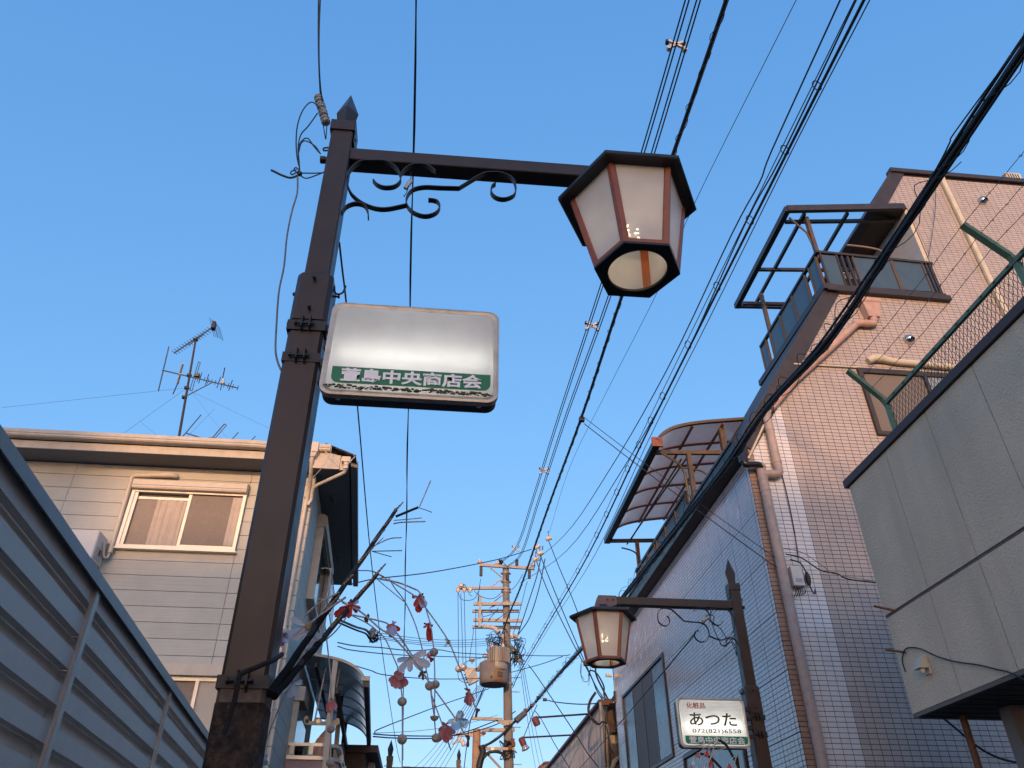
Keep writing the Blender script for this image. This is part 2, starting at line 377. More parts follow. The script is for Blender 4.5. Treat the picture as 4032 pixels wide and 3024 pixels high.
    for k in range(6):
        a, d = c_(r0,z0,k), c_(r1,z1,k); out = V((math.cos(math.pi/3*k), math.sin(math.pi/3*k), 0))
        tan1 = c_(1,0,k+1)-c_(1,0,k); tan1.normalize(); tan0 = c_(1,0,k-1)-c_(1,0,k); tan0.normalize()
        m = MB(); W = .024; ring = lambda q: [q+out*.004, q+tan1*W+out*.0, q+tan1*W-out*.012, q-out*.026, q+tan0*W-out*.012, q+tan0*W+out*.0]
        m.loft([ring(a), ring(d)]); m.build('corner_bar', copper, t)
    for k in range(6):
        a, b = c_(r0+.002,z0,k), c_(r0+.002,z0,k+1); dz = V((.0,0,.03)); up = (c_(r1,z1,k)-c_(r0,z0,k)); up = up/up.z*.022
        m = MB(); inn = (V((cx,0,0))-V(((a.x+b.x)/2,(a.y+b.y)/2,0))).normalized()*.008
        m.loft([[a,a+up,a+up+inn,a+inn],[b,b+up,b+up+inn,b+inn]]); m.build('bottom_rail', copper, t)
    m = MB(); n = 48; ho = []                                       # bottom plate with a round opening
    for k in range(n):
        th = 2*math.pi*k/n; ph = (th % (math.pi/3))-math.pi/6; R0 = (r0+.004)*math.cos(math.pi/6)/math.cos(ph)
        ho.append((V((cx+R0*math.cos(th), R0*math.sin(th), 0)), V((cx+.141*math.cos(th), .141*math.sin(th), 0))))
    ra = [q[0]+V((0,0,ZL(4.045))) for q in ho]; rb = [q[1]+V((0,0,ZL(4.045))) for q in ho]; rc = [q[1]+V((0,0,ZL(4.058))) for q in ho]; rd = [q[0]+V((0,0,ZL(4.058))) for q in ho]
    vs = ra+rb+rc+rd; m.add(vs, [(i, (i+1)%n, n*((j+1)%4)+(i+1)%n, n*((j+1)%4)+i) if False else (j*n+i, j*n+(i+1)%n, ((j+1)%4)*n+(i+1)%n, ((j+1)%4)*n+i) for j in range(4) for i in range(n)])
    m.build('bottom_plate', black_in, t)
    m = MB(); m.cyl((cx,0,4.58),(cx,0,4.52),.03,n=12); m.lathe((cx,0,4.345),(0,0,1),[(.02,0),(.026,.01),(.026,.17),(.02,.21)],12); bu = m.build('bulb', led_body, t)
    m = MB()
    for z in (4.355,4.385,4.415):
        for k in range(5):
            th = -math.pi/2+(k-2)*1.25+.3
            if z > 4.36 and k == 2: continue
            m.ball((cx+.029*math.cos(th), .029*math.sin(th), z), .0062, 5)
    m.build('light_dots', led_m, bu, kind='stuff')
    t.rotation_euler = (0, lean, 0)
    return t
L1 = lamp_post((-.553, 2.642, 0), 1, -.0127, 'large brown street lamp with hexagonal lantern, left of centre in front')
L2 = lamp_post((3.262, 7.972, -.382), -1, -.0, 'brown street lamp whose arm points left, in front of the tiled building')

# ================================================================ lit signs
acry = translucent('milky sign acrylic', (.66,.67,.68), .60, 0, .02, .45)
acry_g = mat('green film', (.008,.17,.055), .35, var=.06); acry_g2 = mat('teal green film', (.0,.24,.13), .35, var=.06)
film_w = mat('white film', (.90,.90,.88), .4, var=.03); film_r = mat('red film', (.45,.012,.03), .4, var=.05); film_k = mat('black film', (.012,.008,.012), .4, var=.05)
alu_b = mat('yellowed aluminium rim', (.50,.46,.39), .4, .3, var=.15, scale=20, dirt=(.16,.12,.08), dirt_scale=9, dirt_amt=.5)
case_m = mat('shade toned sign case', (.035,.036,.042), .5, var=.2)  # pale metal case; the shade on it is put into this dark colour
liner_m = mat('white sign liner', (.8,.8,.8), .6, var=.02)
tube_m = glow('fluorescent tube', (1.0,.97,.86), 4.6)
moss_m = mat('dark moss', (.10,.085,.05), 1, var=.6, scale=60, bump=1, bscale=200)
def rrect(x0, x1, z0, z1, r, y, n=6):
    out = []
    for cx_, cz_, a0 in ((x1-r,z1-r,0),(x0+r,z1-r,90),(x0+r,z0+r,180),(x1-r,z0+r,270)):
        for k in range(n+1):
            a = R_(a0+90*k/n); out.append(V((cx_+r*math.cos(a), y, cz_+r*math.sin(a))))
    return out
def sign(x0, x1, z0, z1, yf, dep, label, post_x, band, blue=False, tube=None):
    t = thing('shop_sign', ((x0+x1)/2, yf+dep/2, z0), label, 'sign', 'lit shop signs on the lamp posts')
    r = .045
    A = lambda y, k=0: rrect(x0+k, x1-k, z0+k, z1-k, r-k*.6, y)
    m = MB(); m.loft([A(yf+.012), A(yf+dep)], cap=False); m.add(A(yf+dep), [tuple(range(28))]); cs = m.build('case', case_m, t)
    m = MB(); m.loft([A(yf+.012,.004), A(yf+dep-.004,.004)], cap=False); m.add(A(yf+dep-.004,.004), [tuple(range(28))]); m.build('liner', liner_m, cs)
    m = MB(); n = 28
    for a, b in (((yf,-.004),(yf+.03,-.004)), ((yf,-.004),(yf-.002,.006)), ((yf-.002,.006),(yf+.001,.018)), ((yf+.001,.018),(yf+.012,.018))):
        m.loft([A(*a), A(*b)], cap=False)
    m.build('rim', alu_b, t)
    m = MB(); rings = [A(yf+.002,.019), A(yf-.004,.026), A(yf-.007,.04), A(yf-.008,.07)]
    m.loft(rings, True, cap=False); m.add(rings[-1], [tuple(range(28))], True); m.build('face', acry, t, normals=True)
    yb = yf-.0095
    b0, b1, bx0, bx1 = band
    rr = .03; poly = [V((bx0,yb,b1))]+[V((bx0+rr-rr*math.cos(R_(a)),yb,b0+rr-rr*math.sin(R_(a)))) for a in range(0,91,15)]+[V((bx1-rr+rr*math.sin(R_(a)),yb,b0+rr-rr*math.cos(R_(a)))) for a in range(0,91,15)]+[V((bx1,yb,b1))]
    m = MB(); m.prism(poly, (0,.001,0)); bd = m.build('name_band', acry_g2 if blue else acry_g, t)
    h = b1-b0
    lettering('\u8431\u5cf6\u4e2d\u592e\u5546\u5e97\u4f1a', bx0+(bx1-bx0)*.06, bx1-(bx1-bx0)*.05, b0+h*.07, b1-h*.08, yb-.0015, film_w, bd, .014 if blue else .030)
    m = MB(); zt = z0+(z1-z0)*.42
    m.cyl((x0+.05,yf+.045,zt),(x1-.05,yf+.045,zt),.013,n=12); m.build('lamp_tube', tube or tube_m, t)
    for x in (x0+.07, x1-.07):
        m = MB(); m.lathe((x,yf+dep*.45,z0),(0,0,-1),[(.009,-.001),(.009,.003),(.004,.006)],10); m.build('rivet', porcelain, t)
    sd = -1 if post_x < x0 else 1; xe = x0 if sd < 0 else x1
    for zz in ((z1-.075),(z1-.16),(z0+.20),(z0+.12)):
        m = MB(); m.box(min(xe, post_x-sd*.073), max(xe, post_x-sd*.073), yf+.075, yf+.105, zz-.02, zz+.015); m.build('bracket', black_m, t)
    return t
s1 = sign(-.490, .197, 3.256, 3.708, 2.50, .085, 'blank white lit sign with green name band on the near lamp post', -.59, (3.300, 3.377, -.452, .168))
rng = random.Random(3); m = MB()
for i in range(150):                                              # dirt and moss along the lower lip
    x = -.47+.645*i/149+rng.uniform(-.003,.003); s_ = rng.uniform(.0025,.0065)*(1.6 if rng.random()<.15 else 1)
    m.ball((x, 2.492, 3.283+rng.uniform(-.006,.009)), s_, 4, (1.2,.6,.8))
o = m.build('moss', moss_m, s1); o['kind'] = 'stuff'
s2 = sign(2.425, 3.105, 2.945, 3.392, 7.80, .11, 'white lit cosmetics sign with red and black lettering and telephone number', 3.262, (2.972, 3.045, 2.467, 3.085), True, glow('brighter fluorescent tube', (1.0,.97,.84), 8.5))
lettering('\u5316\u7ca7\u54c1', 2.514, 2.705, 3.292, 3.348, 7.788, film_r, s2, .012)
lettering('\u3042\u3064\u305f', 2.53, 3.00, 3.135, 3.255, 7.788, film_k, s2, .012)
lettering('072(821)6558', 2.545, 3.03, 3.062, 3.108, 7.788, film_k, s2, .008)
# ================================================================ slatted metal fence on the left
fence_m = mat('blue grey fence steel', (.60,.55,.49), .5, .15, var=.10, scale=4, streak=.25, streak_col=(.42,.39,.35), dirt_scale=5)
fence_rail = mat('grey fence rail', (.27,.26,.25), .45, .3, var=.2, scale=12, dirt=(.3,.31,.32), dirt_scale=18, dirt_amt=.4)
fence_wall_m = mat('fence plinth', (.25,.25,.24), .9, var=.2)
FK = math.tan(R_(-4.9)); fX = lambda y: -1.3+FK*y
fence = thing('slat_fence', (fX(4), 4, -.2), 'tall blue grey fence of horizontal metal slats at lower left', 'fence')
fd = V((FK, 1, 0)).normalized(); fn = V((fd.y, -fd.x, 0))       # fn points towards the street
def fpt(y, off, z): return V((fX(y), y, z))+fn*off
posts_y = [-2.32, -.29, 1.74, 3.77, 5.78, 7.81, 9.45]
for a, b in zip(posts_y[:-1], posts_y[1:]):
    for i in range(14):
        zf = 2.940-.153*i
        bow = random.uniform(-.003,.003)
        for off, zc, hh in ((0.0, zf-.002, .081), (-.046, zf-.071, .0895)):
            if i == 0 and off == 0: zc += .0
            m = MB(); p, q = fpt(a+.002, off, zc-hh/2+bow), fpt(b-.002, off, zc-hh/2+bow+random.uniform(-.002,.002))
            m.obox((p+q)/2, (q-p)/2, fn*.004, V((0,0,hh/2)))
            if off == 0: m.obox((p+q)/2-fn*.020-V((0,0,hh/2-.002)), (q-p)/2, fn*.0155, V((0,0,.002)))
            m.build('slat', fence_m, fence, normals=False)
m = MB(); p, q = fpt(posts_y[0], .004, 2.957), fpt(9.45, .004, 2.957); m.obox((p+q)/2, (q-p)/2, fn*.028, V((0,0,.02))); m.build('top_rail', fence_rail, fence)
m = MB(); p, q = fpt(posts_y[0], .036, 2.945), fpt(9.45, .036, 2.945); m.obox((p+q)/2, (q-p)/2, fn*.003, V((0,0,.028))); m.build('rail_lip', fence_rail, fence)
for i, y in enumerate(posts_y):
    m = MB(); wd = .028 if i != 4 else .018
    m.chamf(fpt(y, .012, 1.3), fd*wd, fn*.012, V((0,0,1.64)), .004); m.build('fence_post', mat('fence post paint', (.42,.40,.37), .4, .3, var=.1), fence)
    m = MB(); m.obox(fpt(y, -.075, 1.35), fd*.03, fn*.022, V((0,0,1.57))); m.build('fence_stanchion', fence_rail, fence)
m = MB(); p, q = fpt(posts_y[0], -.03, .2), fpt(9.45, -.03, .2); m.obox((p+q)/2, (q-p)/2, fn*.07, V((0,0,.45))); m.build('plinth', fence_wall_m, fence)

fence.location.z -= .035
# ================================================================ house with pale siding on the left
def ribbed(name, col, dirtc):
    m = mat(name, col, .7, var=.07, scale=2.5, streak=.35, streak_col=dirtc, dirt_scale=2.2, dirt_lo=.45, dirt_hi=.8, island=.035)
    n, l = m.node_tree.nodes, m.node_tree.links
    geo = n.new('ShaderNodeNewGeometry'); mp = n.new('ShaderNodeMapping'); mp.inputs['Scale'].default_value = (.6,.6,60)
    no = n.new('ShaderNodeTexNoise'); no.inputs['Scale'].default_value = 1.4; no.inputs['Detail'].default_value = 3
    l.new(geo.outputs['Position'], mp.inputs[0]); l.new(mp.outputs[0], no.inputs['Vector'])
    bp = n.new('ShaderNodeBump'); bp.inputs['Strength'].default_value = .55; bp.inputs['Distance'].default_value = .006
    l.new(no.outputs[0], bp.inputs['Height']); l.new(bp.outputs[0], n['Principled BSDF'].inputs['Normal']); return m
siding = ribbed('pale ribbed siding', (.53,.52,.455), (.40,.38,.34))
joint_m = mat('siding joint', (.13,.12,.105), .9)
cream = mat('cream plastic', (.60,.53,.43), .45, var=.08, scale=8)
creamd = mat('cream painted metal', (.55,.49,.40), .5, var=.1, scale=8, dirt=(.3,.26,.2), dirt_scale=6, dirt_amt=.35)
alu = mat('pale anodised aluminium', (.60,.57,.50), .35, .35, var=.06)
roof_dk = mat('dark slate roof', (.035,.03,.028), .7, var=.3, scale=12)
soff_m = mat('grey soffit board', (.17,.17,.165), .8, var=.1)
HY = 9.84; HX = -1.775
sdir = V((-.043, 1, 0)).normalized(); snorm = V((sdir.y, -sdir.x, 0))
house = thing('siding_house', (-5, 12, -.6), 'pale grey house with horizontal siding and sliding window behind the fence', 'house')
m = MB(); pl = [(-8.2,HY,-.6),(HX,HY,-.6),(HX-.19,14.2,-.6),(-8.2,14.2,-.6)]; m.prism(pl, (0,0,7.33)); m.build('wall', joint_m, house)
zj = [4.59+.196*k for k in range(-18, 12)]
def hole_clip(x0, x1, z0, z1, holes):
    out = [(x0, x1, z0, z1)]
    for hx0, hx1, hz0, hz1 in holes:
        nxt = []
        for a, b, c, d in out:
            if b <= hx0 or a >= hx1 or d <= hz0 or c >= hz1: nxt.append((a, b, c, d)); continue
            if a < hx0: nxt.append((a, hx0, c, d))
            if b > hx1: nxt.append((hx1, b, c, d))
            a2, b2 = max(a, hx0), min(b, hx1)
            if c < hz0: nxt.append((a2, b2, c, hz0))
            if d > hz1: nxt.append((a2, b2, hz1, d))
        out = nxt
    return [q for q in out if q[1]-q[0] > .004 and q[3]-q[2] > .004]
front_holes = [(-4.09,-2.67,5.56,6.32), (-4.3,-2.3,2.9,3.93)]
cols = [-8.2, -7.31, -4.97, -2.63, HX+.012]
for z0, z1 in zip(zj[:-1], zj[1:]):
    z1 = min(z1, 6.72)
    for c0, c1 in zip(cols[:-1], cols[1:]):
        rs = hole_clip(c0+.003, c1-.003, z0+.0035, z1-.0035, front_holes)
        if not rs: continue
        for r in rs:
            m = MB(); m.box(r[0], r[1], HY-.016, HY+.003, r[2], r[3]); m.build('siding_board', siding, house, normals=False)
for z0, z1 in zip(zj[:-1], zj[1:]):                               # side wall boards
    z1 = min(z1, 6.72)
    for a, b in ((0.0, 3.0), (3.0, 4.36)):
        p = V((HX,HY,0))+sdir*(a+.003); q = V((HX,HY,0))+sdir*(b-.003)
        m = MB(); m.obox((p+q)/2+V((0,0,(z0+z1)/2))+snorm*.006, (q-p)/2, snorm*.009, V((0,0,(z1-z0)/2-.0035))); m.build('siding_board', siding, house, normals=False)
# eaves
oute = [(-8.5,9.46),(-1.30,9.46),(-1.30,9.72),(-1.57,14.25),(-1.98,14.25),(-1.98,14.3),(-8.5,14.3)]
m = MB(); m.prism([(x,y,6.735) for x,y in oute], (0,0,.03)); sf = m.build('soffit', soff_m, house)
for y in (10.62, 13.0):
    xx = -1.62-.043*(y-10.6)
    m = MB(); m.box(xx-.055,xx+.055,y-.13,y+.13,6.726,6.7345); vt = m.build('soffit_vent', mat('vent frame', (.22,.22,.19), .6), sf)
    for k in range(4):
        m = MB(); m.box(xx-.036+k*.02,xx-.026+k*.02,y-.11,y+.11,6.722,6.7255); m.build('vent_slot', black_m, sf)
m = MB(); m.box(-8.5,-1.40,9.44,9.458,6.72,6.83); m.build('fascia', creamd, house)
m = MB(); m.box(-1.398,-1.30,9.425,9.458,6.60,6.80); m.build('fascia_end', creamd, house)
m = MB(); m.prism([(-1.75,9.40,6.60),(-1.40,9.40,6.60),(-1.40,9.40,6.80),(-1.62,9.40,6.86),(-1.75,9.40,6.86)], (0,.022,0)); m.build('barge_board', creamd, house)
gp = [(9.44,6.845),(9.35,6.845),(9.335,6.862),(9.335,6.885),(9.327,6.89),(9.327,6.94),(9.335,6.945),(9.345,6.94),(9.345,6.90),(9.352,6.868),(9.43,6.86),(9.44,6.90)]
m = MB(); m.prism([(-8.5,y,z) for y,z in gp], (6.0,0,0)); m.build('gutter', creamd, house)
m = MB(); m.prism([(-2.50,y,z-.005) for y,z in gp], (.96,0,0)); m.build('gutter', creamd, house)
m = MB(); m.prism([(-8.5,9.36,6.95),(-1.60,9.36,6.95),(-1.20,9.55,6.79),(-1.20,9.60,6.83),(-1.62,9.50,6.99),(-8.5,9.50,7.0)], (-.30,4.6,.0)); m.build('roof', roof_dk, house)
for k in range(3):
    m = MB(); x0 = -1.62+.14*k; m.prism([(x0,9.34,6.94-.055*k),(x0+.15,9.34,6.89-.055*k),(x0+.15,9.34,6.905-.055*k),(x0,9.34,6.962-.055*k)], (0,.3,0)); m.build('roof_slate', roof_dk, house)
m = MB(); m.obox(V((-1.36,11.9,6.765)), sdir*2.35+V((-.04,0,0)), snorm*.045, V((0,0,.05))); m.build('side_gutter', mat('weathered gutter', (.20,.185,.17), .6, var=.15), house)
m = MB(); m.bbox(-1.37,-1.25,9.32,9.42,6.68,6.755,.01); m.bbox(-1.335,-1.275,9.33,9.41,6.58,6.68,.01); m.build('gutter_outlet', cream, house)
# downpipes
m = MB(); m.bbox(-1.835,-1.70,9.30,9.42,6.80,6.945,.006); m.prism([(-1.83,9.31,6.80),(-1.71,9.31,6.80),(-1.735,9.33,6.74),(-1.805,9.33,6.74)], (0,.09,0)); m.build('rain_hopper', cream, house)
m = MB(); m.tube([(-1.77,9.36,6.74),(-1.77,9.38,6.66),(-1.775,9.5,6.55),(-1.80,9.70,6.46),(-1.815,9.76,6.40),(-1.83,9.77,6.2),(-1.845,9.77,-.5)],.027,12); dp = m.build('downpipe', cream, house)
for z in (6.33,5.95,5.1,4.25,3.4):
    m = MB(); m.lathe((-1.835,9.77,z),(0,0,1),[(.031,0),(.031,.02)],12); m.build('pipe_collar', creamd, dp)
m = MB(); m.tube([(-1.305,9.37,6.58),(-1.315,9.38,6.545),(-1.35,9.40,6.53),(-1.68,9.62,6.46),(-1.735,9.68,6.45),(-1.762,9.74,6.40),(-1.765,9.77,6.3),(-1.80,9.77,6.22)],.024,12); m.build('downpipe', cream, house)
m = MB(); m.tube(curve([(-1.55,9.33,6.93),(-1.52,9.28,6.85),(-1.53,9.27,6.70),(-1.60,9.28,6.55),(-1.72,9.35,6.42),(-1.86,9.5,6.36)],5),.004,6); m.build('aerial_lead', mat('white lead', (.5,.48,.45), .5), house)
m = MB(); m.tube(curve([(-1.60,9.30,6.80),(-1.48,9.26,6.70),(-1.36,9.24,6.58),(-1.27,9.24,6.60),(-1.22,9.25,6.67),(-1.19,9.26,6.72)],5),.006,6); m.build('aerial_lead', cream, house)
m = MB(); m.tube([(-1.19+.022*math.cos(a),9.26,6.745+.016*math.sin(a)) for a in [k*.6 for k in range(11)]],.003,6); m.build('eye_bolt', galv, house)
# front window
glass_br = mat('brown frosted pane', (.22,.175,.145), .3, var=.025, scale=12, bump=.25, bscale=300, spec=.4)
glass_d = mat('dark glass', (.035,.032,.03), .08, var=.1, spec=.8)
curt = mat('cream curtain', (.52,.44,.36), .9, var=.1, scale=8)
m = MB()
for b in ((-4.13,-2.63,6.31,6.338),(-4.13,-2.63,5.515,5.56),(-4.13,-4.09,5.56,6.31),(-2.67,-2.63,5.56,6.31)): m.box(b[0],b[1],HY-.075,HY+.01,b[2],b[3])
m.box(-4.15,-2.61,HY-.095,HY-.014,5.497,5.5145); wf = m.build('window', alu, house, label='sliding window with shutter box and curtain')
m = MB(); m.prism([(-4.13,HY-.016,6.34),(-4.13,HY-.13,6.34),(-4.13,HY-.14,6.36),(-4.13,HY-.14,6.46),(-4.13,HY-.11,6.485),(-4.13,HY-.016,6.49)], (1.5,0,0)); m.build('shutter_box', cream, wf)
m = MB(); m.box(-4.132,-2.628,HY-.143,HY-.139,6.382,6.386); m.build('shutter_seam', joint_m, wf)
m = MB(); m.box(-4.085,-3.385,HY-.02,HY-.015,5.565,6.24); m.build('pane', glass_br, wf)
m = MB(); m.box(-3.35,-2.675,HY-.045,HY-.04,5.59,6.30); m.build('pane', mat('grey brown pane', (.17,.135,.11), .3, var=.025, scale=10, bump=.25, bscale=300, spec=.4), wf)
m = MB(); m.box(-3.385,-3.345,HY-.055,HY-.03,5.56,6.31); m.box(-3.345,-2.67,HY-.05,HY-.036,5.56,5.59); m.build('sash', alu, wf)
m = MB(); m.box(-4.09,-3.385,HY-.03,HY-.012,6.225,6.262); m.box(-4.09,-4.045,HY-.06,HY-.022,5.56,6.31); m.build('sash', alu, wf)
def drape(x0, x1, z0, z1, y, amp, waves, n=48):
    g_ = []
    for i in range(10):
        r = []
        for j in range(n+1):
            u = j/n; r.append((x0+(x1-x0)*u, y-amp*(math.sin(u*waves*6.28+.6*math.sin(i*.4))+.4*math.sin(u*waves*15+1)), z0+(z1-z0)*i/9))
        g_.append(r)
    return g_
m = MB(); m.sheet(drape(-3.78,-3.40,5.57,6.22,HY-.032,.007,4)); m.build('curtain', curt, wf)
m = MB(); m.sheet(drape(-2.80,-2.675,5.60,6.29,HY-.052,.003,1.5,20)); m.build('curtain', curt, wf)
# lower front window under the fence line
m = MB(); m.prism([(-4.3,HY-.016,3.95),(-4.3,HY-.13,3.95),(-4.3,HY-.13,4.08),(-4.3,HY-.016,4.10)], (2.0,0,0)); lw = m.build('window', cream, house, label='cream shutter box over the lower window')
m = MB()
for b in ((-4.3,-2.3,3.90,3.945),(-4.3,-2.3,2.9,2.95),(-4.3,-4.26,2.95,3.9),(-2.34,-2.3,2.95,3.9),(-2.75,-2.71,2.95,3.9)): m.box(b[0],b[1],HY-.07,HY+.005,b[2],b[3])
m.build('sash', alu, lw)
m = MB(); m.box(-4.26,-2.75,HY-.03,HY-.026,2.95,3.9); m.build('pane', glass_br, lw)
m = MB(); m.box(-2.71,-2.34,HY-.04,HY-.036,2.95,3.9); m.build('pane', mat('cream frosted pane', (.50,.45,.36), .4, var=.05, bump=.3, bscale=300), lw)
# pipe cover of the air conditioner
m = MB(); m.tube(curve([(-3.60,9.79,6.565),(-3.66,9.75,6.567),(-3.80,9.75,6.56)],4),[.02,.03,.034,.036,.037,.037,.037,.035,.033],12); m.tube([(-3.80,9.75,6.56),(-4.14,9.76,6.545),(-4.18,9.76,6.50),(-4.165,9.76,5.43)],.032,12)
m.build('pipe_cover', cream, house)
m = MB(); m.tube(curve([(-4.165,9.76,5.43),(-4.17,9.74,5.36),(-4.20,9.70,5.36),(-4.21,9.66,5.45),(-4.21,9.63,5.52)],4),.016,8); m.build('insulated_hose', mat('insulated hose', (.55,.52,.45), .8), house)
# side window with projecting frame, grille and shutter box
def sp(a, off, z): return V((HX,HY,0))+sdir*a+snorm*off+V((0,0,z))
def sbox(mb, a0, a1, o0, o1, z0, z1):
    c = sp((a0+a1)/2, (o0+o1)/2, (z0+z1)/2); mb.obox(c, sdir*(a1-a0)/2, snorm*(o1-o0)/2, V((0,0,(z1-z0)/2)))
m = MB(); sbox(m,.95,1.0,.016,.12,5.28,6.36); sbox(m,2.85,2.9,.016,.12,5.28,6.36); sbox(m,1.0,2.85,.016,.12,5.28,5.33); swn = m.build('window', creamd, house, label='tall window on the side wall with cream projecting frame')
m = MB(); c0 = [sp(.92,.016,6.36), sp(.92,.15,6.36), sp(.92,.17,6.40), sp(.92,.15,6.52), sp(.92,.10,6.56), sp(.92,.016,6.56)]; m.prism(c0, sdir*2.0); m.build('shutter_box', creamd, swn)
m = MB(); sbox(m,1.0,2.85,.03,.04,5.33,6.36); m.build('pane', glass_d, swn)
for o_ in (.06,.085,.11):
    m = MB(); sbox(m,1.02,2.84,o_-.004,o_+.004,6.33,6.352); sbox(m,2.78,2.80,o_-.004,o_+.004,5.33,6.33); m.build('shutter_rail', alu, swn)
m = MB(); m.tube(curve([sp(1.3,.13,5.40),sp(1.3,.24,5.40),sp(1.3,.27,5.44),sp(1.3,.27,5.80),sp(1.3,.24,5.86),sp(1.3,.13,5.86)],4),.009,8)
m.build('window_rail', alu, swn)
for k in range(7):
    m = MB(); a = 1.3+.22*k; m.tube([sp(a,.27,5.42),sp(a,.27,5.84)],.007,6); m.build('window_rail', alu, swn)
for z_ in (5.40,5.86):
    m = MB(); m.tube([sp(1.3,.27,z_),sp(2.7,.27,z_)],.009,6); m.build('window_rail', alu, swn)
# ---- balcony with a curved canopy on the side wall
pink_m = mat('pink balcony render', (.42,.26,.22), .85, var=.08, scale=6, bump=.3, bscale=120)
poly_m = translucent('smoky polycarbonate', (.07,.085,.095), .35, .07, .05, .2)
BY = 11.2
bal = thing('balcony', (-1.4, 12.5, 2.6), 'pink balcony with rounded railing and curved smoky canopy on the house side', 'balcony')
YE = min(15.5, max(13.2, hz(1469,2944,4.25).y)); sk = lambda y: -.043*(y-BY)
arc = curve([(-1.80,4.645),(-1.70,4.632),(-1.55,4.61),(-1.375,4.58),(-1.23,4.55),(-1.106,4.505),(-1.0,4.44),(-.93,4.37),(-.90,4.31)] and [V((x,0,z)) for x,z in ((-1.80,4.645),(-1.60,4.62),(-1.375,4.585),(-1.23,4.55),(-1.106,4.50),(-1.0,4.43),(-.935,4.36),(-.905,4.30))],3)
nr = 7; ys = [BY+(YE-BY)*k/(nr-1) for k in range(nr)]
for i, y in enumerate(ys):
    m = MB(); wv = .028 if i in (0, nr-1) else .016
    m.strip([(q.x+sk(y), y, q.z) for q in arc], (0,wv,0), .035 if i == 0 else .022); m.build('canopy_rib', creamd if i == 0 else mat('grey beige rib', (.30,.27,.22), .5), bal)
for i in range(nr-1):
    m = MB(); m.sheet([[(q.x+sk(y), y, q.z-.004) for q in arc] for y in (ys[i]+.02, ys[i+1]-.02)]); m.build('canopy_panel', poly_m, bal)
m = MB(); m.beam((-.87+sk(BY-.05), BY-.05, 4.255),(-.87+sk(YE+.05), YE+.05, 4.255), .075,.11, r=.01); m.build('canopy_gutter', mat('dark bronze gutter', (.045,.042,.04), .5), bal)
m = MB(); m.bbox(-.95,-.83,BY-.07,BY-.052,4.28,4.34,.004); m.build('end_cap', creamd, bal)
for x_ in (-1.33,):
    for y in (BY+.02, (BY+YE)/2, YE-.05):
        m = MB(); x = x_+sk(y); m.bbox(x-.035,x+.035,y-.03,y+.03,4.22,4.56,.004); m.build('post_head', creamd if y < BY+.1 else brown_dk, bal)
        m = MB(); m.beam((x,y,4.22),(x+.06,y,2.6),.07,.06,(0,1,0)); m.build('canopy_post', creamd, bal)
    m = MB(); m.beam((x_+sk(BY)+.06, BY+.05, 4.17),(x_+sk(YE)+.06, YE, 4.17),.05,.08); m.build('canopy_beam', brown_dk, bal)
m = MB(); m.beam((-1.60, BY+.05, 4.50),(-1.60+sk(YE), YE, 4.50),.03,.06); m.build('canopy_purlin', brown_dk, bal)
# rounded parapet and rails
def roundpath(off, z, y1=14.6):
    c = V((-1.42+off*.0, BY+.28, z)); pts = [V((-1.80, BY-.02-off, z))]
    for k in range(9):
        a = R_(-90+90*k/8); pts.append(V((-1.42+(.28+off)*math.cos(a), BY+.28+(.28+off)*math.sin(a), z)))
    pts.append(V((-1.14+off+sk(y1), y1, z))); return pts
pa = roundpath(0, 2.6); pb = roundpath(-.10, 2.6)
m = MB(); n_ = len(pa); z3 = V((0,0,.69))
vs = pa+pb+[q+z3 for q in pa]+[q+z3 for q in pb]
m.add(vs, [(i,i+1,2*n_+i+1,2*n_+i) for i in range(n_-1)]+[(n_+i,3*n_+i,3*n_+i+1,n_+i+1) for i in range(n_-1)]+[(2*n_+i,2*n_+i+1,3*n_+i+1,3*n_+i) for i in range(n_-1)]+[(i,n_+i,n_+i+1,i+1) for i in range(n_-1)], True); m.build('parapet', pink_m, bal)
m = MB(); m.prism([(q.x,q.y,2.42) for q in pa]+[(-1.95,14.6,2.42),(-1.80,BY,2.42)], (0,0,.18)); m.build('balcony_floor', pink_m, bal)
m = MB(); pts = roundpath(-.03, 3.315); m.strip(pts, (0,0,.022), .10); m.build('lower_rail', alu, bal)
m = MB(); pts = roundpath(-.03, 3.475); m.strip(pts, (0,0,.02), .07); m.build('top_rail', alu, bal)
for q in (V((-1.745,BY,3.33)), V((-1.50,BY,3.33)), V((-1.165,BY+.6,3.33)), V((-1.2,BY+1.6,3.33))):
    m = MB(); m.loft([[(q.x-.05,q.y-.03,3.335),(q.x+.05,q.y-.03,3.335),(q.x+.05,q.y+.05,3.335),(q.x-.05,q.y+.05,3.335)],[(q.x-.03,q.y-.02,3.36),(q.x+.03,q.y-.02,3.36),(q.x+.03,q.y+.04,3.36),(q.x-.03,q.y+.04,3.36)],[(q.x-.03,q.y-.02,3.455),(q.x+.03,q.y-.02,3.455),(q.x+.03,q.y+.04,3.455),(q.x-.03,q.y+.04,3.455)]]); m.build('rail_bracket', alu, bal)
# balcony door frame behind, dark opening
m = MB(); m.beam(sp(1.42,.05,2.6),sp(1.42,.05,4.1),.08,.05,(0,1,0)); m.build('door_frame', creamd, bal)
m = MB(); sbox(m,1.35,2.0,.02,.15,4.02,4.2); m.build('shutter_box', creamd, bal)
m = MB(); sbox(m,1.46,3.4,.018,.024,2.6,4.02); m.build('door_glass', glass_d, bal)
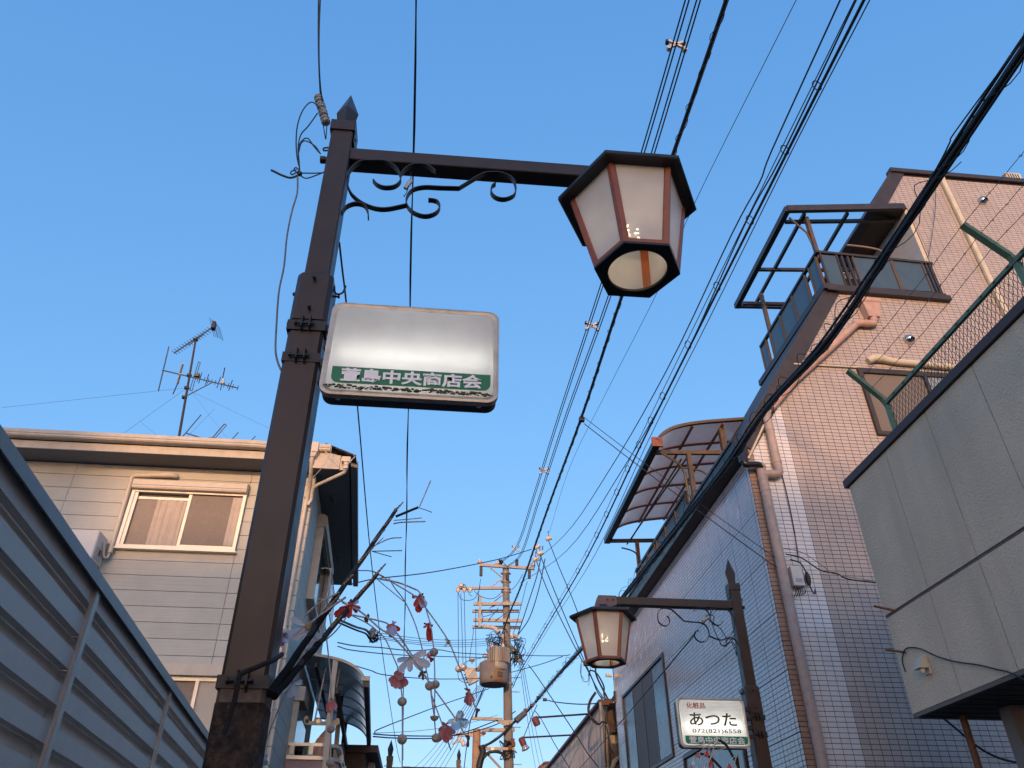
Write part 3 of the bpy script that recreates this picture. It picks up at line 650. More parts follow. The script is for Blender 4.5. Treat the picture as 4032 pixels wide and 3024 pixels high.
# laundry bracket with holes, on two rods
lb_m = mat('yellowed plastic', (.50,.40,.25), .5, var=.15, scale=20)
bx0, bx1, bz = -1.665, -1.185, 3.77
out = [(bx0+.02,bz+.075),(bx0,bz+.05),(bx0,bz+.01),(bx0+.03,bz-.035),(bx1-.03,bz-.035),(bx1,bz),(bx1-.01,bz+.05),(bx1-.05,bz+.06),(bx1-.08,bz+.02),(bx1-.11,bz+.06),(bx1-.17,bz+.06),(bx1-.20,bz+.012),(bx1-.235,bz+.012),(bx1-.265,bz+.06),(bx1-.325,bz+.06),(bx1-.355,bz+.012),(bx1-.39,bz+.012),(bx1-.415,bz+.03),(bx1-.43,bz+.075)]
arm_ = thing('laundry_bracket', (-1.42, BY+.12, bz-.035), 'yellowed laundry pole bracket with round holes hung under the canopy', 'bracket')
m = MB(); m.prism([(x,BY+.11,z) for x,z in out], (0,.025,0)); m.build('bracket_plate', lb_m, arm_)
for k in range(3):
    m = MB(); m.lathe((bx1-.14-.147*(k-.0)+.0,BY+.109,bz+.012),(0,-1,0),[(.026,0),(.026,.002)],14); m.build('hole', glass_d, arm_)
for x in (-1.52,-1.32):
    m = MB(); m.tube([(x,BY+.12,bz+.03),(x+.03,BY+.3,4.53)],.011,8); m.build('rod', creamd, arm_)
# peach shirt on a hanger
sh = mat('peach cotton', (.75,.44,.33), .95, var=.1, scale=9, bump=.3, bscale=60)
shirt = thing('shirt', (-1.45, BY+.42, 3.0), 'peach coloured shirt drying on the balcony', 'shirt')
prf = [(3.02,-.17,.12),(3.2,-.165,.118),(3.35,-.15,.115),(3.5,-.12,.112),(3.6,-.075,.105),(3.66,-.03,.085),(3.72,.02,.06),(3.74,.035,.05)]
rings = []
for zz, a, b in prf:
    rings.append([V((-1.42+(a+b)/2+(b-a)/2*math.cos(th)*1.05, BY+.42+.045*math.sin(th)*(1+.4*math.sin(th*5+zz*3)), zz+.015*math.cos(th*2))) for th in [6.2832*k/28 for k in range(28)]])
m = MB(); m.loft(rings, True); m.build('shirt_body', sh, shirt)
m = MB(); m.loft([[V((-1.335+.0,BY+.40+dy,3.62+dz)) for dy, dz in ((-.03,-.06),(.03,-.06),(.03,.05),(-.03,.05))],[V((-1.275,BY+.39+dy,3.40+dz)) for dy, dz in ((-.045,-.03),(.045,-.03),(.045,.02),(-.045,.02))]]); m.build('sleeve', sh, shirt)
m = MB(); m.tube([(-1.40,BY+.42,3.74),(-1.40,BY+.42,3.80),(-1.385,BY+.42,3.83),(-1.37,BY+.42,3.81)],.004,6); m.build('hanger_hook', galv, shirt)
leaf = mat('bright leaf', (.09,.30,.025), .5, var=.2)
plant = thing('balcony_plant', (-1.5, BY+.5, 3.2), 'small bright green leaf showing above the balcony rail', 'plant')
for k, (dx, dz) in enumerate(((0,0),(.03,.03),(-.02,.045))):
    m = MB(); m.sheet([[V((-1.59+dx+u*.05*math.sin(3.14*v_), BY+.50+.02*v_+.01*k, 3.42+dz+.13*v_)) for u in (-1,-.3,.3,1)] for v_ in (.08,.3,.55,.8,.97)]); m.build('leaf', leaf, plant)
m = MB(); m.tube([(-1.30,BY+.48,3.2),(-1.31,BY+.48,3.52)],.008,6); m.build('stem', leaf, plant)

# ================================================================ air conditioner on the front wall
ac = thing('air_conditioner', (-4.5, 9.6, 5.24), 'white outdoor air conditioner unit on the siding wall above the fence', 'air conditioner')
acm = mat('off white casing', (.62,.62,.60), .45, var=.04)
m = MB(); m.bbox(-4.95,-4.235,9.46,9.78,5.245,5.60,.012); m.build('casing', acm, ac)
m = MB(); m.box(-4.234,-4.228,9.52,9.72,5.27,5.42); m.build('side_cover', mat('grey casing', (.42,.42,.41), .5), ac)
m = MB(); m.box(-4.227,-4.224,9.60,9.64,5.33,5.40); m.build('label_plate', black_m, ac)
for x in (-4.85,-4.3):
    m = MB(); m.box(x-.02,x+.02,9.44,HY-.018,5.20,5.243); m.prism([(x-.02,HY-.04,5.0),(x-.02,HY-.018,5.0),(x-.02,HY-.018,5.2),(x-.02,9.5,5.2)], (.04,0,0)); m.build('wall_bracket', cream, ac)
for k in range(7):
    m = MB(); m.lathe((-4.62,9.46,5.42),(0,-1,0),[(.02+.02*k,0),(.02+.02*k,.004),(.024+.02*k,.004)],24); m.build('grille_ring', acm, ac)

# ================================================================ aerials on the house roof
AY = 11.0
def ap(x, y, dy=0.): return hy(550+x*.3617, 1200+y*.3617, AY+dy)
aer = thing('tv_aerial', tuple(ap(415,1520)), 'tall rooftop television aerial with two booms on a dark mast', 'aerial')
mast_m = mat('rusted mast', (.06,.04,.035), .7, var=.3, scale=20); ael = mat('dull aluminium rod', (.10,.105,.12), .5, .4, var=.2); aelw = mat('pale plastic sleeve', (.6,.56,.5), .5)
m = MB(); m.cyl(ap(410,1540),ap(610,385),.021,.016); m.build('mast', mast_m, aer)
m = MB(); m.beam(ap(245,712),ap(1072,906),.016,.016); m.build('boom', ael, aer)
m = MB(); m.beam(ap(375,525,-.1),ap(795,245,.12),.02,.02); m.build('boom', ael, aer)
m = MB(); m.cyl(ap(485,1005),ap(800,840),.009); m.build('strut', ael, aer)
m = MB(); m.cyl(ap(535,440),ap(700,320),.008); m.build('strut', ael, aer)
m = MB()
for x, y in ((540,770),(512,905),(487,1008),(610,378)): m.bbox(ap(x,y).x-.035,ap(x,y).x+.035,AY-.03,AY+.03,ap(x,y).z-.02,ap(x,y).z+.02)
m.build('mast_clamp', mast_m, aer)
for a, b, r in (((318,455),(203,940),.011),((640,622),(545,930),.007),((660,630),(570,935),.007),((640,622),(660,630),.007),((545,930),(570,935),.007),((470,640),(440,745),.020),((443,750),(412,860),.020),((412,860),(362,973),.009),((678,738),(642,855),.007),((650,745),(625,840),.005),((752,755),(715,875),.007),((712,788),(698,830),.005),((755,800),(738,857),.005),((790,808),(778,850),.005),((830,820),(815,873),.005),((882,785),(840,905),.007),((927,685),(903,800),.009),((893,860),(880,930),.007),((930,843),(912,897),.005),((975,852),(955,907),.005),((1010,820),(968,935),.007),((1022,865),(1003,918),.005),((1076,878),(1058,932),.005)):
    m = MB(); m.cyl(ap(*a,-.08),ap(*b,.08),r,n=6); m.build('element', aelw if r == .020 else ael, aer)
m = MB(); m.bbox(ap(625,772).x-.04,ap(625,772).x+.04,AY-.04,AY+.04,ap(625,772).z-.03,ap(625,772).z+.03); m.build('junction_box', mat('olive box', (.16,.15,.11), .6), aer)
m = MB(); m.cyl(ap(913,808),ap(905,860),.022); m.build('element_sleeve', aelw, aer)
for k in range(15):
    t_ = k/14; x, y = 378+(800-378)*t_*.93, 520+(250-520)*t_*.93; l_ = 34
    m = MB(); m.cyl(ap(x-l_*.95,y-l_*.62,-.12),ap(x+l_*.95,y+l_*.62,.12),.005,n=6); m.build('element', ael, aer)
for k in range(7):                                                # reflector screen
    x, y = 760+18*k, 140+10*k+ (k*k)*1.2
    m = MB(); m.cyl(ap(x,y,-.1),ap(x+ (50 if k<3 else 40),y+210-10*k,.15),.004,n=6); m.build('reflector_rod', ael, aer)
m = MB(); m.bbox(ap(808,225).x-.03,ap(808,225).x+.03,AY-.05,AY+.05,ap(808,225).z-.08,ap(808,225).z+.06); m.build('feed_box', mast_m, aer)
aer2 = thing('fallen_aerial', tuple(ap(600,1500)), 'small tilted aerial just above the gutter beside the tall mast', 'aerial')
for a, b, r in (((440,1468),(668,1198),.009),((500,1395),(775,1482),.010),((765,1480),(922,1297),.010),((805,1470),(945,1312),.007),((922,1297),(945,1312),.007),((968,1505),(1075,1388),.008),((1178,1520),(1260,1430),.008),((655,1450),(680,1487),.009)):
    m = MB(); m.cyl(ap(*a),ap(*b),r,n=6); m.build('element', ael, aer2)
m = MB(); q = ap(783,1480); m.bbox(q.x-.05,q.x+.05,AY-.04,AY+.04,q.z-.04,q.z+.04); m.build('junction_box', mast_m, aer2)
m = MB(); m.cyl(ap(860,1510),ap(868,1450),.022); m.build('pipe_stub', galv, aer2)
# ================================================================ tiled building on the right
def tile_mat(name, col, rough, isl, coat=0.): return mat(name, col, rough, var=.05, scale=3, island=isl, coat=coat, spec=.55)
t_pink = tile_mat('pink glazed tile', (.45,.39,.35), .36, .05)
t_sheen = tile_mat('tan tile with sky sheen in colour', (.70,.68,.66), .12, .03, .6)  # tan glazed tile; its sky reflection is put into the pale colour
t_brown = tile_mat('tan corner tile', (.30,.21,.165), .4, .06)
t_blue = tile_mat('lavender grey glazed tile', (.50,.435,.42), .22, .05, .5)
grout = mat('dark grout', (.022,.016,.014), .95, var=.2)
grout_b = mat('dark blue grout', (.03,.03,.04), .95, var=.2)
bronze = mat('bronze aluminium', (.055,.043,.036), .42, .3, var=.15, scale=8)
bronze_l = mat('tan bronze aluminium', (.115,.075,.045), .45, .2, var=.15, scale=8)
glass_bl = translucent('blue frosted panel', (.10,.155,.185), .4, 0, .06, .2)
cream_w = mat('cream render', (.58,.52,.43), .8, var=.08)
pvc_pk = mat('pink painted pipe', (.50,.33,.26), .5, var=.10, scale=10, dirt=(.30,.22,.18), dirt_scale=8, dirt_amt=.5)
pvc_gr = mat('grey pink pipe', (.40,.32,.28), .55, var=.12, scale=10, dirt=(.2,.17,.15), dirt_scale=8, dirt_amt=.5)
duct_m = mat('cream duct cover', (.60,.55,.42), .5, var=.08, dirt=(.35,.3,.22), dirt_scale=7, dirt_amt=.4)
BX, FY = 4.005, 8.6
sl = lambda z: BX+(z-6.72)/1.527                                  # slanted left edge of the front wall above 6.72 m
tb = thing('tiled_building', (8, 13, -.8), 'tall pink and lavender tiled building with slanted upper storeys on the right', 'building')
hole_o = (5.90, 7.87, 9.70, 11.86); hole_w = (5.97, 7.46, 7.10, 8.22)
# solid core behind the tiles
m = MB()
wall_rects = [(BX,10.8,-.8,6.72)]
m.prism([(BX,FY,-.8),(11.5,FY,-.8),(11.5,FY,6.72),(BX,FY,6.72)], (0,8.7,0)); m.build('lower_wall', grout, tb)
m = MB(); m.prism([(BX+.01,FY,6.72),(11.5,FY,6.72),(11.5,FY,9.70),(sl(9.70),FY,9.70)], (0,2.7,0)); m.build('slanted_wall', grout, tb)
m = MB(); m.prism([(7.87,FY,9.70),(11.5,FY,9.70),(11.5,FY,12.78),(sl(12.78),FY,12.78),(sl(11.86),FY,11.86),(7.87,FY,11.86)], (0,2.7,0)); m.build('upper_wall', grout, tb)
m = MB(); m.box(7.10,7.86,FY+1.5,FY+1.6,9.8,11.86); m.build('balcony_back_wall', cream_w, tb)
m = MB(); m.box(7.80,7.868,FY+.01,FY+1.5,9.72,11.85); m.build('balcony_side_wall', cream_w, tb)
m = MB(); m.box(7.15,7.75,FY+1.47,FY+1.499,9.82,11.5); m.build('balcony_door', glass_d, tb)
PU, PV, GAP = .1084, .0542, .0066
def clip_half(poly, f):
    out = []
    for i in range(len(poly)):
        a, b = poly[i], poly[(i+1) % len(poly)]; fa, fb = f(a), f(b)
        if fa >= 0: out.append(a)
        if (fa >= 0) != (fb >= 0):
            t_ = fa/(fa-fb); out.append((a[0]+(b[0]-a[0])*t_, a[1]+(b[1]-a[1])*t_))
    return out
def front_tile(mb, poly, y=FY, th=.006): mb.prism([(x, y, z) for x, z in poly], (0, -th, 0))
groups = {}
full = []
nz0, nz1 = int(2.2/PV), int(12.78/PV)
for r in range(nz0, nz1):
    z0, z1 = r*PV+GAP/2, (r+1)*PV-GAP/2
    xl = BX if z1 < 6.72 else sl(z1)
    for c in range(int(BX/PU)-2, int(10.9/PU)):
        x0, x1 = c*PU+GAP/2+.1025, (c+1)*PU-GAP/2+.1025
        if x1 < xl-.1: continue
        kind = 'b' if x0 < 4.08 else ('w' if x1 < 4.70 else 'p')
        for a, b, c0, d0 in hole_clip(max(x0, BX-.006), x1, z0, z1, (hole_o, hole_w)):
            if b-a < .008 or d0-c0 < .006: continue
            poly = [(a,c0),(b,c0),(b,d0),(a,d0)]
            if z1 > 6.72: poly = clip_half(poly, lambda q: q[0]-sl(q[1])-.02)
            if len(poly) < 3: continue
            isfull = len(poly) == 4 and abs((b-a)-(PU-GAP)) < 1e-4 and abs((d0-c0)-(PV-GAP)) < 1e-4 and poly[0] == (a, c0) and poly[3] == (a, d0)
            if isfull: full.append((kind, (a+b)/2, (c0+d0)/2))
            else: groups.setdefault(kind, MB()); front_tile(groups[kind], poly)
def seen(x, y, z):
    px, py, zc = pix((x, y, z))
    if not (0 <= px <= 4032 and 0 <= py <= 3024): return None
    k = 4.0/x                                                    # is the grey building in the way?
    if x > 4.0 and y*k < 6.42 and 2.9 < CAM_H+(z-CAM_H)*k < 5.2: return None
    return zc
sc = []
for i, (k_, x, z) in enumerate(full):
    zc = seen(x, FY, z)
    if zc: sc.append((zc, i))
sc.sort(); chosen = set(i for _, i in sc[:300])
tmf = MB(); front_tile(tmf, [(-(PU-GAP)/2,-(PV-GAP)/2),((PU-GAP)/2,-(PV-GAP)/2),((PU-GAP)/2,(PV-GAP)/2),(-(PU-GAP)/2,(PV-GAP)/2)], 0.)
TM = {'p': t_pink, 'w': t_sheen, 'b': t_brown}; tmesh = {}
for k_ in TM:
    tmesh[k_] = tmf.mesh('tile', normals=True); tmesh[k_].materials.append(TM[k_])
hx2, hz2 = (PU-GAP)/2, (PV-GAP)/2
for i, (k_, x, z) in enumerate(full):
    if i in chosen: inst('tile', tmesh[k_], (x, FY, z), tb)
    else: groups.setdefault(k_, MB()); front_tile(groups[k_], [(x-hx2,z-hz2),(x+hx2,z-hz2),(x+hx2,z+hz2),(x-hx2,z+hz2)])
names = {'p': 'pink_tiles', 'w': 'sheen_tiles', 'b': 'corner_tiles'}
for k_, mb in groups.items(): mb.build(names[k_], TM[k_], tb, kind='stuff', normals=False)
# street side, plane x = BX
bw = [(13.30,16.55,3.75,5.42), (10.2,12.85,2.2,3.70)]
PU2, PV2 = .1084, .0542
mb = MB(); nb = []
for r in range(int(2.0/PV2), int(6.62/PV2)):
    jz = .006 if r % 12 == 0 else 0
    z0, z1 = r*PV2+.0028+jz, (r+1)*PV2-.0028
    for c in range(int(FY/PU2), int(17.3/PU2)):
        jy = .008 if c % 4 == 0 else 0
        y0, y1 = c*PU2+.0045+jy, (c+1)*PU2-.0045
        if y0 < FY+.0: y0 = FY+.002
        for a, b, c0, d0 in hole_clip(y0, y1, z0, z1, bw):
            if b-a < .01 or d0-c0 < .01: continue
            nb.append((a, b, c0, d0))
def bt(mb, a, b, c0, d0):
    tl = random.uniform(-.0003,.0003); mb.add([(BX,a,c0),(BX,b,c0),(BX,b,d0),(BX,a,d0),(BX-.006+tl,a+.001,c0+.001),(BX-.006-tl,b-.001,c0+.001),(BX-.006-tl,b-.001,d0-.001),(BX-.006+tl,a+.001,d0-.001)],
        [(4,7,6,5),(0,1,5,4),(1,2,6,5),(2,3,7,6),(3,0,4,7)])
area = []
for i, (a, b, c0, d0) in enumerate(nb):
    q = [pix((BX, y, z)) for y, z in ((a,c0),(b,c0),(b,d0),(a,d0))]
    if all(0 < p_[0] < 4032 and 0 < p_[1] < 3024 for p_ in q):
        area.append((abs((q[2][0]-q[0][0])*(q[3][1]-q[1][1])-(q[3][0]-q[1][0])*(q[2][1]-q[0][1])), i))
area.sort(reverse=True); big = set(i for _, i in area[:300])
for i, r in enumerate(nb):
    if i in big:
        m = MB(); bt(m, *r); m.build('tile', t_blue, tb, normals=False)
    else: bt(mb, *r)
mb.build('street_side_tiles', t_blue, tb, kind='stuff', normals=False)
m = MB()
for b in bw: pass
m.add([(BX-.001,FY,-.8),(BX-.001,17.3,-.8),(BX-.001,17.3,6.66),(BX-.001,FY,6.66)], [(0,1,2,3)])
o = m.build('street_side_wall', grout_b, tb)
# street side windows
def side_window(y0, y1, z0, z1, panes, label):
    m = MB(); x0 = BX-.03
    for a, b, c, d in ((y0,y1,z1-.05,z1),(y0,y1,z0,z0+.05),(y0,y0+.05,z0+.05,z1-.05),(y1-.05,y1,z0+.05,z1-.05)): m.box(x0,BX+.05,a,b,c,d)
    w_ = m.build('window', bronze, tb, label=label)
    ya = y0+.05
    for k, (wd, mt) in enumerate(panes):
        yb = ya+(y1-y0-.1)*wd
        m = MB(); m.box(BX-.006+.004*(k % 2),BX+.0+.004*(k % 2),ya+.02,yb-.02,z0+.07,z1-.07); m.build('pane', mt, w_)
        m = MB()
        for a, b, c, d in ((ya,ya+.02,z0+.05,z1-.05),(yb-.02,yb,z0+.05,z1-.05)): m.box(BX-.014,BX+.01,a,b,c,d)
        m.build('sash', bronze, w_); ya = yb
rip = mat('rippled blue glass', (.10,.15,.18), .12, var=.3, scale=5, bump=.5, bscale=25, spec=.9)
net = mat('brown insect screen', (.17,.145,.125), .75, var=.08, scale=6)
side_window(13.33,16.52,3.75,5.40,[(.26,rip),(.24,net),(.24,net),(.26,rip)],'wide street side window with insect screens')
side_window(10.25,12.82,2.2,3.68,[(.5,rip),(.5,rip)],'lower street side window behind the cosmetics sign')
# gutter along the street side
gm = mat('black gutter', (.012,.012,.014), .35, var=.2)
m = MB(); m.prism([(BX-.17,FY-.10,6.66),(BX-.01,FY-.10,6.62),(BX-.01,FY-.10,6.80),(BX-.20,FY-.10,6.80)], (0,8.85,0)); m.build('street_gutter', gm, tb)
m = MB(); m.prism([(BX-.22,FY-.12,6.80),(BX-.0,FY-.12,6.80),(BX-.0,FY-.12,6.84),(BX-.22,FY-.12,6.84)], (0,8.9,0)); m.build('gutter_lip', bronze, tb)
m = MB(); m.bbox(BX-.21,BX-.02,FY-.16,FY-.104,6.60,6.82,.01); m.bbox(BX-.16,BX-.05,FY-.17,FY-.11,6.48,6.60,.01); m.build('gutter_outlet', gm, tb)
m = MB(); m.tube(curve([(BX-.10,FY-.14,6.50),(BX-.09,FY-.14,6.45),(BX+.0,FY-.13,6.46),(BX+.10,FY-.12,6.47),(BX+.135,FY-.10,6.43),(BX+.14,FY-.08,6.38)],4),.04,10); m.build('gutter_elbow', gm, tb)
# slanted roof slab with trim
def slq(z, off): return V((sl(z)-off*.837, 0, z+off*.547))        # offset square to the slope
for y0, y1, za, zb, nm in ((FY-.03, 11.3, 6.78, 9.86, 'slanted_roof'), (FY-.03, 11.3, 11.80, 12.86, 'slanted_roof')):
    m = MB(); pl = [slq(za,0), slq(zb,0), slq(zb,.14), slq(za,.14)]
    m.prism([q+V((0,y0+.06,0)) for q in pl], (0,y1-y0-.06,0)); m.build(nm, mat('dark ribbed roof sheet', (.035,.03,.028), .6, var=.2, bump=.5, bscale=40), tb)
    m = MB(); pl = [slq(za,-.09), slq(zb,-.09), slq(zb,.145), slq(za,.145)]
    m.prism([q+V((0,y0,0)) for q in pl], (0,.055,0)); m.build('roof_trim', bronze, tb)
m = MB(); m.box(sl(12.78)-.15,11.5,FY-.06,FY+.1,12.79,12.89); m.build('parapet_cap', bronze, tb)
m = MB(); m.box(10.15,10.45,FY-.02,FY+.2,12.90,13.08); rv = m.build('roof_vent', duct_m, tb)
for k in range(5):
    m = MB(); m.box(10.18+.05*k,10.20+.05*k,FY-.024,FY-.02,12.93,13.05); m.build('vent_slot', black_m, rv)
m = MB(); m.prism([slq(11.86,.02)+V((0,FY+.03,0)), slq(11.80,.10)+V((0,FY+.03,0)), V((7.88,FY+.03,11.80)), V((7.88,FY+.03,11.86))], (0,2.7,0)); m.build('balcony_ceiling', bronze, tb)
# upper balcony: beams, rails, frosted panels
m = MB(); m.beam((5.86,FY-.04,9.755),(7.90,FY-.04,9.72),.10,.09); m.build('balcony_beam', bronze, tb)
m = MB(); m.beam((5.88,FY-.09,9.79),(5.88,11.3,9.83),.16,.11); m.build('balcony_beam', bronze, tb)
m = MB(); m.beam((5.92,FY-.03,9.84),(7.86,FY-.03,9.81),.05,.05); m.build('lower_rail', bronze, tb)
m = MB(); m.beam((5.90,FY-.03,10.57),(7.86,FY-.03,10.50),.06,.045); m.build('top_rail', bronze, tb)
m = MB(); m.beam((5.90,FY-.06,10.575),(5.90,11.1,10.545),.06,.045); m.build('top_rail', bronze, tb)
def panel_front(x0, x1):
    m = MB(); m.box(x0,x1,FY-.035,FY-.027,9.87,10.52-.02*(x0-5.9)/2); m.build('frosted_panel', glass_bl, tb)
    for x in (x0-.012,x1+.012):
        m = MB(); m.box(x-.014,x+.014,FY-.05,FY-.012,9.85,10.54-.03*(x0-5.9)/2); m.build('panel_post', bronze_l if x > 6.3 else bronze, tb)
for a, b in ((5.95,6.20),(6.50,7.12),(7.17,7.66)): panel_front(a, b)
for x in (6.30,6.40,7.74,7.80):
    m = MB(); m.box(x-.016,x+.016,FY-.05,FY-.012,9.85,10.52); m.build('panel_post', bronze, tb)
for a, b in ((8.66,8.90),(9.10,9.60),(9.65,10.13),(10.18,10.62),(10.86,11.08)):
    m = MB(); m.box(5.895,5.903,a,b,9.88,10.53); m.build('frosted_panel', glass_bl, tb)
    for y in (a-.013,b+.013):
        m = MB(); m.box(5.88,5.925,y-.014,y+.014,9.86,10.54); m.build('panel_post', bronze_l, tb)
# pergola frame above the balcony
perg = [((5.60,FY-.03,11.56),(7.80,FY-.03,11.86),.07,.13),((5.60,FY-.05,11.55),(5.60,11.12,11.55),.09,.11),((5.60,11.06,11.52),(7.2,11.06,11.62),.07,.08),((5.60,10.85,11.40),(7.1,10.85,11.50),.05,.07),
        ((5.66,FY+.22,11.52),(7.75,FY+.22,11.78),.05,.06),((5.95,FY+.05,11.58),(5.95,11.05,11.55),.05,.06),((6.75,FY+.05,11.68),(6.75,11.05,11.62),.05,.06),((5.62,10.0,11.50),(7.5,10.0,11.66),.05,.06)]
for p, q, a, b in perg:
    m = MB(); m.beam(p, q, a, b); m.build('pergola_bar', bronze, tb)
for p, q in (((6.0,8.72,10.55),(6.0,8.72,11.55)),((5.92,10.66,9.9),(5.92,10.66,11.50))):
    m = MB(); m.beam(p, q, .06, .07, (0,1,0)); m.build('pergola_post', bronze_l, tb)
m = MB(); m.tube([(5.68,8.70,11.50),(5.95,8.75,11.22),(6.02,8.73,10.6)],.018,8); m.build('pergola_drain', mat('brown drain pipe', (.10,.07,.05), .5), tb)
m = MB(); m.tube(curve([(6.42,8.5,10.72),(6.75,8.5,10.70),(7.0,8.52,10.66),(7.1,8.56,10.5)],5),.018,8); m.build('hanging_arm', mat('worn arm', (.25,.19,.14), .5), tb)
# front wall fittings
m = MB(); m.loft([[(6.28,FY-.17,9.52),(6.62,FY-.17,9.52),(6.62,FY-.008,9.52),(6.28,FY-.008,9.52)],[(6.29,FY-.17,9.47),(6.61,FY-.17,9.47),(6.61,FY-.008,9.47),(6.29,FY-.008,9.47)],[(6.32,FY-.15,9.44),(6.58,FY-.15,9.44),(6.58,FY-.008,9.44),(6.32,FY-.008,9.44)],[(6.36,FY-.13,9.18),(6.54,FY-.13,9.18),(6.54,FY-.02,9.18),(6.36,FY-.02,9.18)]]); m.build('rain_hopper', pvc_pk, tb)
PYY = FY-.075
m = MB(); m.tube([(6.45,PYY,9.19),(6.455,PYY,9.12),(6.43,PYY,9.075),(6.38,PYY,9.065),(6.22,PYY,9.065),(6.14,PYY,9.04),(6.08,PYY,8.98),(4.92,PYY,7.90),(4.47,PYY,7.40)],.056,14); pa_ = m.build('downpipe', pvc_pk, tb)
for p, d in (((6.45,PYY,9.13),(0,0,1)),((6.3,PYY,9.065),(1,0,0)),((6.13,PYY,9.03),(1,.0,.8)),((4.56,PYY,7.52),(.7,0,.7))):
    m = MB(); m.lathe(p, d, [(.062,-.03),(.062,.03)],14); m.build('pipe_collar', pvc_pk, pa_)
m = MB(); m.tube([(4.40,PYY,7.32),(4.385,PYY,7.22),(4.385,PYY,6.46),(4.385,PYY,6.40),(4.35,PYY,6.365),(4.29,PYY,6.36),(4.16,PYY,6.36)],.056,14); pb_ = m.build('downpipe', pvc_gr, tb)
for z in (7.05,6.55): 
    m = MB(); m.lathe((4.385,PYY,z),(0,0,1),[(.062,-.025),(.062,.025)],14); m.build('pipe_collar', pvc_gr, pb_)
m = MB(); m.tube([(4.145,PYY,6.50),(4.145,PYY,-.6)],.062,14); pc_ = m.build('downpipe', pvc_gr, tb)
for z in (6.46,6.28,6.12,4.75,3.3):
    m = MB(); m.lathe((4.145,PYY,z),(0,0,1),[(.068,-.02),(.068,.02)],14); m.build('pipe_collar', pvc_gr, pc_)
m = MB(); m.tube([(5.0,FY-.03,8.235),(6.10,FY-.03,8.245)],.014,8); m.build('conduit', duct_m, tb)
m = MB(); m.tube([(4.62,FY-.03,7.62),(4.02,FY-.03,6.60)],.016,8); m.build('conduit', duct_m, tb)
m = MB(); m.tube([(6.16,FY-.04,8.36),(6.24,FY-.05,8.41),(6.36,FY-.055,8.42),(6.45,FY-.05,8.40),(6.55,FY-.05,8.375),(7.9,FY-.05,8.33)],[.05,.062,.066,.056,.05,.05],12); m.build('duct_cover', duct_m, tb)
m = MB(); m.chamf((8.77,FY-.045,11.0), V((.045,0,0)), V((0,.035,0)), V((0,0,1.72)), .012); m.build('duct_cover', duct_m, tb)
for x, z in ((6.95,8.84),(9.38,12.2)):
    m = MB(); rings = []
    for k in range(7):
        a = math.pi/2*k/6; r = .085*math.cos(a)
        rings.append([V((x+r*math.cos(t_), FY-.01-.10*math.sin(a)+(.0 if math.sin(t_) > -.4 else .0), z+r*math.sin(t_))) for t_ in [6.2832*j/20 for j in range(20)]])
    m.loft(rings, True); vc = m.build('vent_cap', mat('stainless steel', (.62,.62,.60), .18, 1., var=.05), tb)
    m = MB(); m.lathe((x+.005,FY-.085,z-.035),(.1,-.55,-.83),[(.045,0),(.045,.012)],16); m.build('vent_mouth', black_m, vc)
# front window half hidden by the chain link
m = MB()
for a, b, c, d in ((5.96,7.48,8.15,8.23),(5.96,7.48,7.09,7.15),(5.96,6.02,7.15,8.15),(7.42,7.48,7.15,8.15),(6.95,7.0,7.15,8.15)): m.box(a,b,FY-.05,FY+.05,c,d)
fw = m.build('window', bronze, tb, label='brown screened window behind the chain link')
m = MB(); m.box(6.02,6.95,FY-.012,FY-.006,7.15,8.15); m.build('pane', net, fw)
m = MB(); m.box(7.0,7.42,FY-.02,FY-.012,7.15,8.15); m.build('pane', mat('pale blue pane', (.25,.29,.31), .2, var=.1), fw)
# second floor balcony on the street side: railing panels
tanb = bronze_l; amber = mat('amber aluminium', (.30,.125,.03), .4, .2, var=.15)
m = MB(); m.box(5.7,5.8,11.4,17.3,6.84,8.4); m.build('set_back_wall', cream_w, tb)
m = MB(); m.box(BX,5.8,11.3,17.3,6.73,6.84); m.build('terrace_floor', grout, tb)
m = MB(); m.beam((4.06,11.2,7.44),(4.06,14.75,7.42),.06,.05); m.build('terrace_rail', bronze, tb)
for a, b in ((11.25,11.85),(11.9,12.5),(12.55,13.1),(13.3,13.75),(13.8,14.25),(14.3,14.68)):
    m = MB(); m.box(4.055,4.063,a,b,6.86,7.42); m.build('terrace_panel', glass_bl, tb)
    for y in (a-.02,b+.02):
        m = MB(); m.box(4.035,4.085,y-.018,y+.018,6.85,7.42); m.build('terrace_post', tanb, tb)
# awning over that balcony
aw = thing('awning', (4.2, 12.7, 6.85), 'curved mauve awning with bronze frame over the street side balcony', 'awning')
mauve_p = translucent('mauve polycarbonate', (.96,.70,.60), .88, .0, .0, .35)
arcw = curve([V((x,0,z)) for x, z in ((3.52,8.12),(3.60,8.24),(3.74,8.36),(3.95,8.46),(4.3,8.55),(4.8,8.63),(5.3,8.70))],3)
yw_ = [10.78,11.55,12.35,13.15,13.95,14.72]
for i, y in enumerate(yw_):
    m = MB(); m.strip([V((q.x,y,q.z)) for q in arcw], (0,.03 if i in (0,5) else .022,0), .05 if i == 0 else .03); m.build('awning_rib', bronze_l if i == 0 else copper, aw)
for a, b in zip(yw_[:-1], yw_[1:]):
    m = MB(); m.sheet([[V((q.x,y,q.z+.012)) for q in arcw] for y in (a+.024,b-.024)]); m.build('awning_panel', mauve_p, aw)
for x, z in ((4.2,8.50),(4.75,8.58)):
    m = MB(); m.beam((x,10.80,z),(x,14.70,z),.03,.045); m.build('awning_purlin', copper, aw)
m = MB(); m.prism([(3.44,10.72,8.02),(3.56,10.72,8.02),(3.56,10.72,8.12),(3.54,10.72,8.15),(3.46,10.72,8.15),(3.44,10.72,8.12)], (0,4.08,0)); m.build('awning_gutter', gm, aw)
